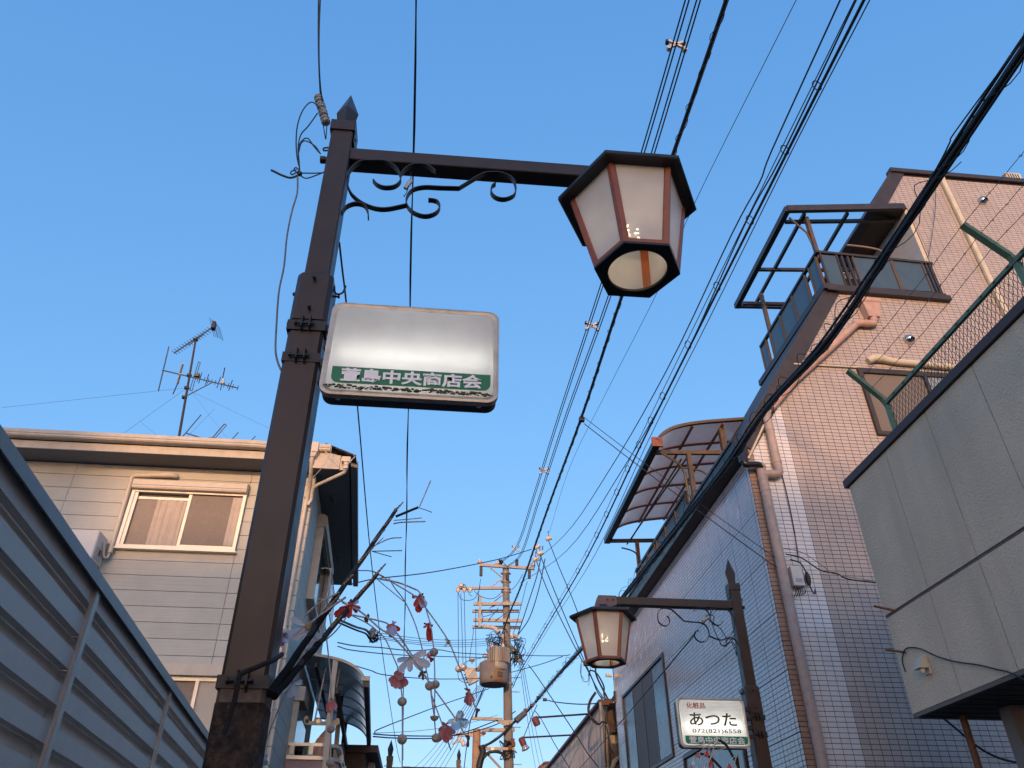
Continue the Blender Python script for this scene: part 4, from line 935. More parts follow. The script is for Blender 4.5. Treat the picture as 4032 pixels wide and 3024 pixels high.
m = MB(); m.bbox(3.42,3.60,10.70,10.74,8.0,8.17,.006); m.build('gutter_end', copper, aw)
for y in (10.95,14.65):
    m = MB(); m.beam((3.52,y,8.02),(5.0,y,8.10),.05,.07); m.build('awning_beam', bronze_l, aw)
    m = MB(); m.beam((4.10,y,8.04),(4.10,y,6.85),.07,.08,(0,1,0)); m.build('awning_post', bronze_l if y < 12 else amber, aw)
m = MB(); m.beam((4.75,10.95,8.1),(4.75,10.95,8.56),.09,.09,(0,1,0)); m.build('awning_post', bronze_l, aw)
m = MB(); m.tube([(3.52,10.86,8.03),(3.90,10.9,7.80),(3.99,10.95,7.66),(4.02,10.95,6.9)],.022,10); m.build('awning_drain', mat('olive drain', (.10,.085,.055), .5), aw)
m = MB(); m.tube([(4.02,11.1,8.0),(3.92,14.4,7.98)],.016,8); m.build('drying_pole', copper, aw)
m = MB(); m.tube([(4.10,11.0,8.0),(3.86,14.55,7.92)],.014,8); m.build('drying_pole', mat('dark pole', (.05,.03,.025), .5), aw)
m = MB(); m.tube(curve([(3.88,10.95,7.76),(4.15,10.95,7.74),(4.35,10.97,7.68),(4.43,10.98,7.5),(4.44,10.98,7.2)],5),.016,8); m.build('swing_arm', bronze_l, aw)
m = MB(); m.tube(curve([(3.75,14.6,7.86),(3.95,14.58,7.80),(4.06,14.56,7.7),(4.1,14.56,7.55)],5),.016,8); m.build('swing_arm', bronze, aw)
# meter box and wires on the pale tile strip
mt_ = thing('meter_box', (4.31, FY-.05, 4.8), 'small white electricity meter box on the tiled front wall beside the pipe', 'meter box')
m = MB(); m.bbox(4.245,4.385,FY-.10,FY-.007,4.86,5.10,.006); m.build('box_cover', mat('pale grey box', (.55,.55,.53), .5, var=.06), mt_)
m = MB(); m.box(4.28,4.36,FY-.103,FY-.1005,4.90,4.95); m.build('label_plate', mat('grey plate', (.35,.35,.36), .4), mt_)
m = MB(); m.lathe((4.46,FY-.05,4.99),(0,0,1),[(.02,-.10),(.03,-.06),(.033,.0),(.02,.04),(.015,.06)],12); m.build('cable_plug', black_m, mt_)
m = MB(); m.tube(curve([(4.46,FY-.05,5.04),(4.40,FY-.08,5.14),(4.33,FY-.09,5.17),(4.27,FY-.08,5.19)],4),.008,6); m.tube(curve([(4.46,FY-.05,4.9),(4.47,FY-.07,4.80),(4.50,FY-.06,4.78),(4.52,FY-.05,4.84)],4),.008,6); m.build('flex', cable_m, mt_)
for k in range(5):
    m = MB(); x = 4.26+.03*k; m.tube(curve([(x,FY-.05,4.86),(x+.01,FY-.06,4.80),(x-.02,FY-.04,4.73+.01*k)],4),.005,6); m.build('flex', cable_m, mt_)

# ================================================================ grey panel building at far right
stucco = mat('grey stucco panel', (.64,.50,.355), .95, var=.10, scale=1.3, bump=.9, bscale=55, streak=.55, streak_col=(.47,.365,.26), dirt_scale=2.6, dirt_lo=.45, dirt_hi=.72)
seal_m = mat('joint sealant', (.15,.125,.105), .9, var=.2)
cop_m = mat('dark red brown coping', (.06,.032,.028), .6, var=.2, scale=10)
gb = thing('panel_building', (5.5, 3.5, -.5), 'grey stucco panel building with red brown coping at right edge', 'building')
m = MB(); m.box(4.006,7.0,-4.0,6.40,2.99,5.08); m.build('core', seal_m, gb)
ycut = [6.42,5.715,5.045,4.38,3.71,3.04,2.37,1.70,1.03,.36,-.31,-.98]
def slabp(y0, y1, z0, z1):
    m = MB(); m.chamf((4.000,(y0+y1)/2,(z0+z1)/2), V((0,(y1-y0)/2-.004,0)), V((0,0,(z1-z0)/2-.004)), V((.012,0,0)), .004); m.build('panel', stucco, gb)
for a, b in zip(ycut[1:], ycut[:-1]):
    slabp(a, b, 3.805, 5.085); slabp(a, b, 2.985, 3.785)
m = MB(); m.box(3.994,4.02,-.98,6.42,3.779,3.8055); m.build('panel_joint', mat('brown joint', (.13,.095,.08), .95, var=.3, scale=30), gb)
m = MB(); m.box(3.96,4.14,-4.0,6.46,5.088,5.165); m.build('coping', cop_m, gb)
m = MB(); m.box(3.985,4.006,-4,6.41,2.955,2.984); m.build('bottom_drip', seal_m, gb)
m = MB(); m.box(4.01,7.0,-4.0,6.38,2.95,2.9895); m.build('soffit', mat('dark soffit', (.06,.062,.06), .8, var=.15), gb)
for k in range(22):
    m = MB(); m.box(4.03,6.9,6.30-.15*k,6.31-.15*k,2.944,2.9495); m.build('soffit_seam', black_m, gb)
m = MB(); m.box(5.6,5.75,-4,6.3,-.5,2.943); m.build('ground_floor_wall', mat('shop wall', (.2,.19,.18), .9), gb)
q = hy(3790,2820,6.2); m = MB(); m.cyl((q.x,6.2,-.4),(q.x,6.2,2.943),.028); m.build('steel_column', rusty, gb)
q = hy(3985,2900,5.9); m = MB(); m.box(q.x,q.x+.16,5.82,5.95,-.4,2.943); m.build('steel_column', mat('grey column', (.22,.2,.18), .8), gb)
wl = thing('wall_lamp', (3.93, 6.02, 3.22), 'small beige wedge shaped lamp fixed to the grey panel wall', 'wall lamp')
m = MB(); m.bbox(3.972,3.987,5.99,6.07,3.21,3.36,.004); m.build('back_plate', duct_m, wl)
m = MB(); m.loft([[(3.971,5.985,3.345),(3.971,6.07,3.345),(3.94,6.07,3.345),(3.94,5.985,3.345)],[(3.971,5.98,3.25),(3.971,6.075,3.25),(3.885,6.075,3.25),(3.885,5.98,3.25)]]); m.build('shade', mat('yellowed shade', (.5,.45,.34), .4, var=.1), wl)
m = MB(); m.lathe((3.93,6.02,3.249),(0,0,-1),[(.02,0),(.022,.02),(.012,.035)],12); m.build('bulb', porcelain, wl)
for (a, b), lb in ((((3441,2386),(3521,2404)),'rusty steel rod sticking out of the grey wall beside the upper joint'),(((3487,2558),(3564,2568)),'rusty steel rod sticking out of the grey wall above the small lamp')):
    p, q = hx(*a,3.75), hx(*b,3.985); p.y = q.y+.02; p.z = q.z+.01
    p = hy(*a, q.y+.03); m = MB(); m.tube([p, q],.011,8); tag(m.build('steel_rod', rusty), lb, 'rod', 'steel rods in the grey wall')
pts = [hx(x,y,3.965) for x, y in ((3565,2645),(3553,2600),(3562,2560),(3585,2550),(3625,2555),(3690,2585),(3760,2605),(3850,2618),(3930,2637),(3975,2648),(4060,2690))]
m = MB(); m.tube(curve(pts,4),.006,6); tag(m.build('wall_cable', cable_m), 'thin black cable looping across the grey panels past the small lamp', 'cable')

# ================================================================ chain link fence with barbed wire on the grey building
green = mat('green painted steel', (.12,.19,.10), .5, var=.2, scale=10, dirt=(.14,.16,.10), dirt_scale=8, dirt_amt=.4)
cf = thing('chain_link_fence', (4.05, 3.6, 5.165), 'green chain link fence with barbed wire along the grey building roof edge', 'fence')
cx_ = 4.06; PY = [5.57, 3.69, 1.81]
for y in PY:
    m = MB(); pts = [(cx_,y,5.10),(cx_,y,5.50),(cx_-.03,y,5.57),(3.77,y,5.87)]
    for p, q in zip(pts[:-1], pts[1:]): m.beam(p, q, .035, .05, (0,1,0))
    m.build('angled_post', green, cf)
m = MB(); m.beam((cx_-.01,5.58,5.52),(cx_-.01,.5,5.52),.03,.035); rl = m.build('top_rail', green, cf)
for k in range(30):
    y = 5.4-.165*k; m = MB(); m.box(cx_-.030,cx_-.0255,y-.012,y+.012,5.515,5.524); m.build('rail_slot', black_m, rl)
m = MB(); cw, ch = .052, .044; nzr = 8
for k in range(96):
    y = 5.55-cw*k
    for sgn in (1, -1):
        if sgn == 1:
            pts = [(cx_+(.004 if j % 2 else -.004), y+(cw/2 if j % 2 else 0), 5.16+ch*j) for j in range(nzr+1)]
        else:
            pts = [(cx_+(.004 if j % 2 == 0 else -.004), y+(cw/2 if j % 2 else cw), 5.16+ch*j) for j in range(nzr+1)]
        m.tube(pts, .0028, 4, False, False)
m.build('wire_mesh', mat('dark green wire', (.045,.065,.05), .5), cf, kind='stuff')
for f_ in (.30,.62,.97):
    b = MB(); x, z = cx_-.03+(3.77-cx_+.03)*f_, 5.57+.30*f_
    n_ = 60; pts = [(x+random.uniform(-.003,.003), 5.57-k*.0845, z+.02-.035*math.sin(math.pi*((k*.0845) % 1.88)/1.88)+random.uniform(-.002,.002)) for k in range(n_)]
    b.tube(pts, .0025, 5, True, False); bw_ = b.build('barbed_wire', mat('dull barbed wire', (.13,.12,.115), .5, .4), cf)
    b = MB()
    for k in range(2, n_, 2):
        q = V(pts[k])
        for s_ in range(2):
            d = V((random.uniform(-1,1),random.uniform(-1,1),random.uniform(-1,1))).normalized()*.014; b.tube([q-d,q+d],.0018,4,False,False)
    b.build('barbs', MT['dull barbed wire'], bw_, kind='stuff')
# ================================================================ unseen blocks added behind the viewer, shaped to keep low sun off the street
bh = mat('far beige render', (.36,.33,.30), .9, var=.1, scale=.6); bwn = mat('far window glass', (.05,.06,.07), .15)
for x0, x1, top, lb in ((-17.7,-1.5,22.0,'broad beige block added unseen behind the viewer to shade the street'),(-23.45,-17.72,21.45,'slim beige block added unseen beside the broad one to shape the shade'),(-35,-23.48,26.5,'tallest beige block added unseen behind the viewer to shade the left side')):
    t = thing('shade_block', ((x0+x1)/2,-93,0), lb, 'building')
    m = MB(); m.box(x0,x1,-98,-89,0,top); m.build('wall', bh, t)
    for k in range(int((x1-x0)/4)):
        for j in range(int(top/3)-1):
            m = MB(); m.box(x0+1+4*k,x0+2.8+4*k,-88.99,-88.9,1.2+3*j,2.8+3*j); m.build('window', bwn, t)

# ================================================================ more lamps further down the street
L3 = lamp_post((hy(1534,3000,16.6).x, 16.6, hy(1534,2993,16.6).z-4.95), 1, 0, 'distant brown lamp post top with spear finial beside the pink balcony')
L4 = lamp_post((hy(1806,3000,23.5).x, 23.5, hy(1806,3000,23.5).z-4.97), -1, 0, 'farthest brown lamp post tip low between the hanging flowers')

# ================================================================ concrete utility pole with transformers
UY = 22.0
def U(x, y, d=0.): return hy(1750+x*.3314, 2200+y*.3314, UY+d)
def Vv(x, y, d=0.): return hy(1800+x*.3165, 2600+y*.3165, UY+d)
conc = mat('weathered concrete pole', (.22,.20,.175), .9, var=.18, scale=3, streak=.4, streak_col=(.22,.18,.14), dirt_scale=5, bump=.3, bscale=40)
arm_m = mat('galvanised crossarm', (.33,.30,.27), .55, .25, var=.15, scale=8)
tank_m = mat('grey transformer tank', (.30,.29,.275), .5, var=.12, scale=5)
tank_r = mat('rusting transformer tank', (.19,.17,.15), .7, var=.2, scale=4, streak=.7, streak_col=(.20,.09,.03), dirt_scale=4, dirt_lo=.4, dirt_hi=.6)
up_ = thing('utility_pole', tuple(V((2.2,UY,-1))), 'concrete utility pole with crossarms and two grey transformers down the street', 'utility pole')
ptop = U(728,85); pbot = V((2.27,UY,-1))
m = MB(); m.tube([pbot, ptop],[.165,.095],20); m.build('pole', conc, up_)
def on_pole(z): return pbot+(ptop-pbot)*((z-pbot.z)/(ptop.z-pbot.z))
for x, y in ((740,175),(740,275),(740,362),(740,395),(740,525),(745,735),(750,1490),(745,1195)):
    z = U(x,y).z; q = on_pole(z); m = MB(); m.lathe(q, (0,0,1), [(.118+.004*(10-z),-.03),(.118+.004*(10-z),.03)],20); m.build('pole_band', arm_m, up_)
    m = MB(); m.box(q.x-.15,q.x+.15,UY-.02,UY+.03,z-.02,z+.02); m.build('band_bolt', rusty, up_)
def xarm(a, b, h, d, dep=.07, mt=None, nm='crossarm'):
    m = MB(); m.beam(a+V((0,d,0)), b+V((0,d,0)), dep, h); return m.build(nm, mt or arm_m, up_)
xarm(U(412,92),U(1060,135),.085,-.13)
xarm(U(140,370),U(690,366),.075,-.13)
xarm(U(340,562),U(905,562),.085,-.19); xarm(U(334,600),U(893,600),.075,.17)
xarm(U(338,754),U(908,762),.085,-.19); xarm(U(334,790),U(905,797),.075,.17)
xarm(U(195,1325),U(445,1335),.085,-.12)
for a, b in (((545,125),(690,240)),((690,245),(525,362)),((560,545),(690,440)),((530,600),(650,540))):
    m = MB(); m.beam(U(*a)+V((0,-.1,0)), U(*b)+V((0,-.08,0)), .03,.03); m.build('arm_brace', arm_m, up_)
m = MB(); m.beam(U(418,490)+V((0,-.26,0)),U(410,850)+V((0,-.26,0)),.075,.05,(0,1,0)); m.build('vertical_strut', arm_m, up_)
def insul(x, y, s=1., mt=None, axis=(0,0,1), d=-.13):
    m = MB(); m.lathe(U(x,y)+V((0,d,0)), axis, [(.02,-.10*s),(.03,-.05*s),(.075*s,-.04*s),(.08*s,-.02*s),(.045*s,.0),(.065*s,.01*s),(.065*s,.03*s),(.03*s,.05*s),(.03*s,.07*s)],14); m.build('insulator', mt or porcelain, up_)
for x, y in ((418,52),(1046,90),(325,1218),(478,1165),(432,1275)): insul(x, y)
insul(632,70,1.,porcelain,(1,0,.2)); insul(662,58,1.2,black_m,(1,0,.1))
for x, y in ((160,392),(232,392),(305,390)): insul(x, y, 1., porcelain, (0,0,-1))
insul(195,352,1.2,porcelain,(0,-1,0),-.2)
for x, y in ((165,1328),(218,1310),(428,1322)): insul(x, y, 1.25, porcelain, (0,-1,0), -.2)
insul(255,1345,1.,porcelain,(0,0,-1)); insul(675,1390,.7,black_m,(0,-1,0))
for x, y, h in ((432,175,110),(1003,205,110),(855,70,80),(743,230,90),(420,500,60),(418,690,60)):
    m = MB(); top, bot = U(x,y-h/2), U(x-3,y+h/2); n_ = 7; prof_ = []
    L_ = (top-bot).length
    for k in range(n_): prof_ += [(.028,L_*k/n_),(.05,L_*(k+.3)/n_),(.05,L_*(k+.6)/n_),(.028,L_*(k+.95)/n_)]
    m.lathe(bot+V((0,-.15,0)), top-bot, prof_, 12); m.build('strain_insulator', mat('dark strain insulator', (.10,.085,.08), .4, var=.3, scale=20) if h > 65 else rusty, up_)
# front tank, finned
c = U(600,1400); tz0, tz1 = U(600,1395).z, U(600,1135).z; cx0 = U(605,1400).x; cy0 = UY-.55
m = MB(); m.lathe((cx0,cy0,tz0),(0,0,1),[(.24,0),(.27,.02),(.275,.1),(.275,tz1-tz0-.08),(.26,tz1-tz0-.03),(.15,tz1-tz0+.03),(.05,tz1-tz0+.05)],24)
tk = m.build('transformer', tank_m, up_, label='grey finned transformer tank')
m = MB(); m.lathe((cx0,cy0,tz0-.004),(0,0,1),[(.255,0),(.255,.003)],24); m.build('tank_bottom', black_m, tk)
for k in range(11):
    a = -2.3+.20*k; p = V((cx0+.275*math.cos(a), cy0+.275*math.sin(a), (tz0+tz1)/2+.08)); o_ = V((math.cos(a), math.sin(a), 0)); m = MB(); m.obox(p+o_*.03, o_*.045, V((-o_.y,o_.x,0))*.007, V((0,0,(tz1-tz0)*.32))); m.build('cooling_fin', tank_m, tk)
for x in (-.15,.16):
    m = MB(); m.lathe((cx0+x,cy0,tz1),(0,0,1),[(.04,0),(.03,.05),(.05,.06),(.05,.09),(.03,.10),(.03,.16)],12); m.build('bushing', porcelain, tk)
b0, b1 = U(570,1545).z, U(570,1280).z; bxx = U(572,1400).x
m = MB(); m.lathe((bxx,UY-.42,b0),(0,0,1),[(.34,0),(.385,.03),(.39,.1),(.39,b1-b0-.05),(.33,b1-b0)],24); tk2 = m.build('transformer', tank_r, up_, label='rust streaked rear transformer tank')
m = MB(); m.lathe((bxx,UY-.42,b0-.004),(0,0,1),[(.36,0),(.36,.003)],24); m.build('tank_bottom', black_m, tk2)
for k in range(4):
    a = -1.35+.10*k; p = V((bxx+.395*math.cos(a), UY-.42+.395*math.sin(a), b0+.18)); m = MB(); m.box(p.x-.014,p.x+.014,p.y-.02,p.y+.01,b0+.13,b0+.26); m.build('tank_slot', black_m, tk2)
m = MB(); m.beam(U(520,1490)+V((0,-.80,0)),U(715,1495)+V((0,-.6,0)),.05,.06); m.build('tank_hanger', rusty, up_)
m = MB(); q = U(320,1425); m.obox(q+V((0,-.2,0)), V((.13,0,.07)), V((0,.08,0)), V((-.06,0,.16))); m.build('switch_box', mat('pale switch box', (.48,.45,.40), .5, var=.2, scale=12), up_)
for k in range(4):
    m = MB(); q = U(262+8*k,1395+30*k); m.cyl(q+V((0,-.2,0)), q+V((-.07,-.24,-.03)), .016); m.build('switch_terminal', black_m, up_)
m = MB(); m.tube(curve([U(455,805,-.25),U(540,812,-.3),U(600,830,-.35),U(650,880,-.4)],4),.06,12); m.build('cable_duct', mat('pale duct', (.5,.43,.36), .6, var=.1), up_)
m = MB(); m.cyl(U(690,900,-.3),U(690,1150,-.3),.05); m.build('riser_pipe', mat('riser grey', (.45,.42,.37), .6), up_)
m = MB(); m.obox(U(735,1080,-.2), V((.16,0,0)), V((0,.05,0)), V((0,0,.10))); m.build('connector_bundle', mat('green bundle', (.03,.07,.055), .6, var=.4, scale=20), up_)
rg = random.Random(11)
m = MB()
for k in range(34):                                               # tangle of short jumper leads round the transformer head
    a = (rg.uniform(520,700), rg.uniform(860,1090)); b = (rg.uniform(640,760), rg.uniform(880,1090)); mid = (min(a[0],b[0])-rg.uniform(-30,60), rg.uniform(860,1120))
    m.tube(curve([U(*a,-.5+rg.uniform(-.2,.2)),U(*mid,-.55+rg.uniform(-.2,.2)),U(*b,-.25)],6),.007,5)
for k in range(30):
    a = (rg.uniform(790,840), rg.uniform(910,1250)); b = (rg.uniform(790,870), rg.uniform(940,1300)); mid = (rg.uniform(830,970), rg.uniform(920,1290))
    m.tube(curve([U(*a,-.1),U(*mid,-.2+rg.uniform(-.2,.2)),U(*b,.1)],6),.008,5)
for k in range(26):
    a = (rg.uniform(560,720), rg.uniform(985,1200)); b = (rg.uniform(560,720), rg.uniform(985,1210)); mid = (rg.uniform(520,740), rg.uniform(980,1250))
    m.tube(curve([Vv(*a,-.1),Vv(*mid,-.2),Vv(*b,-.1)],6),.009,5)
o = m.build('jumper_leads', wire_m, up_, kind='stuff')
for x, y in ((850,935),(870,1195),(800,915),(825,1090)):
    m = MB(); q = U(x,y,-.05); m.bbox(q.x-.06,q.x+.06,q.y-.05,q.y+.05,q.z-.07,q.z+.07); m.build('spool_insulator', porc_dk if x > 810 else porcelain, up_)
# lower arms
xarm(Vv(180,735),Vv(560,752),.075,-.15); xarm(Vv(310,880),Vv(590,884),.085,-.15); xarm(Vv(275,1113),Vv(705,1118),.07,-.18)
m = MB(); m.prism([Vv(470,745,-.17),Vv(690,745,-.17),Vv(690,790,-.17),Vv(590,815,-.17)], (0,.03,0)); m.build('arm_plate', arm_m, up_)
m = MB(); m.beam(Vv(365,1150,-.15),Vv(545,1345,-.12),.05,.05); m.build('arm_brace', arm_m, up_)
m = MB(); m.tube(curve([Vv(300,1060,-.2),Vv(320,1150,-.2),Vv(290,1250,-.2),Vv(270,1340,-.2)],5),.085,8); m.build('cable_bundle', cable_m, up_)
m = MB(); m.tube(curve([Vv(330,1210,-.25),Vv(390,1150,-.25),Vv(480,1135,-.25),Vv(560,1160,-.22),Vv(590,1220,-.2)],5),.04,8); m.build('cable_bundle', cable_m, up_)
for x, y in ((440,1112),(690,1000),(700,1045),(660,1090)):
    m = MB(); q = Vv(x,y,-.22); m.bbox(q.x-.05,q.x+.05,q.y-.04,q.y+.04,q.z-.05,q.z+.05); m.build('cable_clamp', rusty if x > 600 else galv, up_)
for k in range(5):
    z = on_pole(2).z+.9*k+1.0; q = on_pole(z+1); m = MB(); m.cyl(q+V((.12,0,0)),q+V((.34,0,0)),.012); m.build('step_bolt', galv, up_)
m = MB(); m.lathe(Vv(698,862,-.2),(0,0,1),[(.03,-.05),(.045,0),(.03,.05)],10); m.build('pole_tag', tank_m, up_)

# ---------------- wooden pole further away
WY = 42.0
def Wp(x, y): return hy(1800+x*.3165, 2600+y*.3165, WY)
wood = mat('orange brown wood pole', (.33,.20,.11), .9, var=.2, scale=4, streak=.4, streak_col=(.18,.10,.06), dirt_scale=6)
wp = thing('wooden_pole', (Wp(245,900).x, WY, -2.4), 'short sunlit brown wooden pole far behind the concrete utility pole', 'utility pole')
q = Wp(245,858); m = MB(); m.cyl((q.x,WY,-2.4),(q.x,WY,q.z),.24,.20,14); m.build('pole', wood, wp)
m = MB(); m.beam(Wp(0,938),Wp(335,922),.1,.13); m.build('crossarm', arm_m, wp)
m = MB(); m.beam(Wp(20,945),Wp(10,1005),.1,.1,(0,1,0)); m.beam(Wp(10,1005),Wp(-60,1040),.1,.1); m.build('arm_drop', arm_m, wp)
for x, y in ((25,905),(160,905),(325,900),(60,1000),(80,1040)):
    m = MB(); m.lathe(Wp(x,y),(0,0,1),[(.05,-.12),(.14,-.05),(.14,0),(.08,.02),(.1,.08)],10); m.build('insulator', rusty if x > 300 else porcelain, wp)

# ================================================================ corrugated shed beyond the tiled building
corr = mat('weathered corrugated sheet', (.42,.40,.38), .55, .3, var=.1, scale=2, streak=.75, streak_col=(.22,.17,.13), dirt_scale=4, dirt_lo=.42, dirt_hi=.68, island=.05)
trim_r = mat('rust red trim', (.16,.035,.03), .6, var=.2); col_c = mat('stained cream column', (.45,.38,.27), .7, var=.15, scale=5, streak=.6, streak_col=(.16,.10,.06), dirt_scale=5)
shed = thing('corrugated_shed', (6, 24, -1.5), 'rust streaked corrugated metal shed with red eave trim beyond the tiled building', 'shed')
SX = 3.9
m = MB(); m.box(SX+.05,9,18.3,30,-1.5,5.60); m.build('frame', col_c, shed)
for k in range(12):
    m = MB(); y0 = 18.3+.98*k; g_ = [[], []]; ya = y0
    top = 5.62-.012*k
    pr = []
    for j in range(11):
        yy = y0+.098*j; pr += [(SX,yy),(SX,yy+.035),(SX+.022,yy+.049),(SX+.022,yy+.084)]
    pr = [p_ for p_ in pr if p_[1] <= y0+.98]
    m.sheet([[V((x,y,z)) for x,y in pr] for z in (-1.5,top)], False); m.build('corrugated_sheet', corr, shed)
m = MB(); m.beam((SX-.03,18.1,5.65),(SX-.03,30,5.52),.10,.06); m.build('eave_trim', trim_r, shed)
m = MB(); m.box(SX-.02,4.25,18.12,18.28,5.0,5.62); m.build('gable_board', mat('dark brown board', (.10,.065,.045), .8, var=.2), shed)
m = MB(); m.chamf((SX+.0,18.12,4.2), V((.07,0,0)), V((0,.07,0)), V((0,0,1.42)), .05); m.build('corner_column', col_c, shed)
m = MB(); m.box(SX+.08,4.3,18.0,18.2,2.0,4.75); m.build('gable_panel', mat('stained brown panel', (.14,.10,.07), .8, var=.3, scale=6), shed)
m = MB(); m.tube([(4.22,17.9,5.2),(4.22,17.9,4.5),(4.05,17.95,4.38),(3.98,17.95,4.2),(3.98,17.95,1)],.055,10); m.build('downpipe', col_c, shed)
m = MB(); m.tube([(3.86,17.95,5.75),(3.86,17.95,4.4)],.02,8); m.build('conduit', grey_wire, shed)
for y, pa2, head, lb, glassy in ((19.3,(2118,2825),((2105,2828),(2117,2856)),'red brown spotlight on a long arm, upper of the two over the shed',False),(21.9,(2062,2904),((2052,2908),(2065,2938)),'red brown spotlight with glass bulb, lower of the two over the shed',True)):
    t = thing('spotlight', (SX, y, 5.5), lb, 'spotlight', 'spotlights on arms over the shed eave')
    a = V((SX,y,5.62)); b = hy(*pa2, y); h0, h1 = hy(*head[0],y), hy(*head[1],y)
    m = MB(); m.cyl(a,b,.022); m.build('arm', black_m, t)
    m = MB(); d = (h1-h0).normalized(); m.cyl(b,h0+d*.02,.045); m.lathe(h0, d, [(.05,-.03),(.085,.0),(.085,.12),(.075,(h1-h0).length)],14); m.build('lamp_head', mat('red brown lamp housing', (.16,.05,.045), .6, var=.2), t)
    m = MB(); m.lathe(h1, d, [(.075,-.01),(.11,.06),(.115,.09),(.05,.11)] if glassy else [(.07,-.01),(.06,.005)],14); m.build('lamp_glass', mat('silver bulb glass', (.6,.6,.58), .15, .6) if glassy else glass_d, t)

# ================================================================ neighbouring buildings at the end of the street
nb_m = mat('brown brick tile wall', (.12,.085,.065), .8, var=.3, scale=12)
t = thing('brown_house', (-3.5, 17.5, -1.5), 'dark brown house wall low behind the pink balcony', 'house')
xr = hy(1440,2960,15.6).x
m = MB(); m.box(-6.5,xr,15.6,21,-1.5,hy(1440,2965,15.6).z); m.build('wall', nb_m, t)
m = MB(); zt = hy(1440,2965,15.6).z; m.box(-6.5,xr+.22,15.5,21.1,zt,zt+.12); m.build('eave', mat('dull pink eave', (.16,.09,.08), .7), t)
m = MB(); m.box(xr,xr+.12,16.5,20.8,-1.5,zt-.01); m.build('side_cladding', mat('pale blue cladding', (.42,.47,.52), .5), t)
t = thing('far_house', (2.2, 38, -2.4), 'small red edged house roof just above the frame bottom left of the shed', 'house')
p, q = hy(2120,3012,38), hy(2165,3008,38)
m = MB(); m.prism([(p.x,38,-2.4),(q.x,38,-2.4),(q.x,38,q.z),(p.x+.3,38,q.z),(p.x,38,p.z-.15)], (0,6,0)); m.build('wall', mat('far tan wall', (.30,.24,.19), .9), t)
m = MB(); m.beam((p.x,38,p.z-.13),(p.x+.3,38,q.z+.05),.1,.1); m.beam((p.x+.3,38,q.z+.05),(q.x,38,q.z+.05),.1,.1); m.build('roof_edge', trim_r, t)
# ================================================================ New Year branch decoration tied to the near lamp post
bamb = mat('dark bamboo pole', (.036,.030,.027), .85, spec=.2, var=.3, scale=14, bump=.3, bscale=80)
tube_k = mat('black holder tube', (.010,.008,.007), .8, spec=.1, var=.3)
cord_m = mat('pale plastic cord', (.42,.40,.38), .5, var=.15)
twig_m = mat('straw twig', (.30,.20,.10), .8, var=.35, scale=40)
rope_m = mat('black rope', (.015,.014,.014), .9, var=.3, bump=.6, bscale=200)
pet_w = translucent('white paper petal', (.90,.86,.85), .5, 0, .0, .5)
pet_r = translucent('red paper petal', (.80,.07,.045), .40, 0, .0, .5)
pet_p = translucent('faded pink petal', (.72,.24,.23), .40, 0, .0, .5)
pet_g = translucent('torn clear petal', (.55,.60,.58), .45, .25, .02, .4)
ball_m = mat('beige foam ball', (.40,.35,.29), .8, var=.2, scale=30, bump=.3, bscale=90)
dry_m = mat('dried brown bud', (.12,.08,.06), .9, var=.3, scale=40)
straw_m = mat('straw flower heart', (.35,.25,.14), .9, var=.3, scale=60)
def Z5(x, y, Y): return hy(900+x*.3617, 1900+y*.3617, Y)
def Z6(x, y, Y): return hy(700+x*.376, 2400+y*.376, Y)
def Z7(x, y, Y): return hy(1400+x*.4364, 2300+y*.4364, Y)
deco = thing('branch_decoration', (-.42, 2.52, 2.0), 'bamboo branch decoration with red and white paper flowers tied to the near lamp post', 'decoration')
def pole_(a, b, r0, r1, mt=bamb, nm='bamboo_pole'):
    m = MB(); n_ = 9; pts = [a+(b-a)*k/n_+V((0,0,.003*math.sin(2.2*k))) for k in range(n_+1)]
    rr = [(r0+(r1-r0)*k/n_)*(1.05 if k % 3 == 0 else 1) for k in range(n_+1)]
    m.tube(pts, rr, 12); return m.build(nm, mt, deco)
A0, A1 = Z6(965,885,2.50), Z5(1822,300,4.25)
B0, B1 = Z6(1010,905,2.50), Z5(1617,1000,3.85)
pole_(A0+(A1-A0)*.12, A1, .0105, .0105); pole_(B0+(B1-B0)*.12, B1, .0105, .0100)
pole_(A0, A0+(A1-A0)*.36, .0120, .0120, tube_k, 'holder_tube'); pole_(B0, B0+(B1-B0)*.30, .0120, .0120, tube_k, 'holder_tube')
m = MB(); m.tube(curve([Z6(1090,470,2.6),Z6(1000,530,2.45),Z6(900,570,2.42),Z6(800,615,2.41),Z6(720,645,2.41),Z6(650,690,2.41),Z6(630,760,2.41),Z6(600,930,2.42),Z6(540,1130,2.43),Z6(480,1310,2.43)],4),[.008]*37,8); m.build('tie_rope', rope_m, deco)
for f_ in (.30,.42,.55,.70,.83,.97):                              # twigs lashed on
    for A, B in ((A0,A1),(B0,B1)):
        if A is B0 and f_ in (.30,.55): continue
        p = A+(B-A)*f_; q = p+V((.05,.03,.085))*random.uniform(.6,1.1)+V((0,-.012,0))
        m = MB(); m.tube([p+V((-.02,-.012,-.03)), p+V((.0,-.016,.0)), q], [.004,.006,.004], 6); tw = m.build('twig', twig_m, deco)
        m = MB()
        for k in range(4):
            c = p+(q-p)*k*.2+V((0,-.012,0)); m.tube([c+V((-.008,.004,.004)),c+V((.0,-.003,0)),c+V((.008,.004,-.004))],.0012,4)
        m.build('wire_tie', wire_m, tw, kind='stuff')
tipA = A1
for pts in (((1820,370),(1870,350),(1990,300),(2065,270)),):
    m = MB(); m.tube(curve([Z5(x,y,4.25) for x,y in pts],4),[.008]*13,8); m.build('twig', bamb, deco)
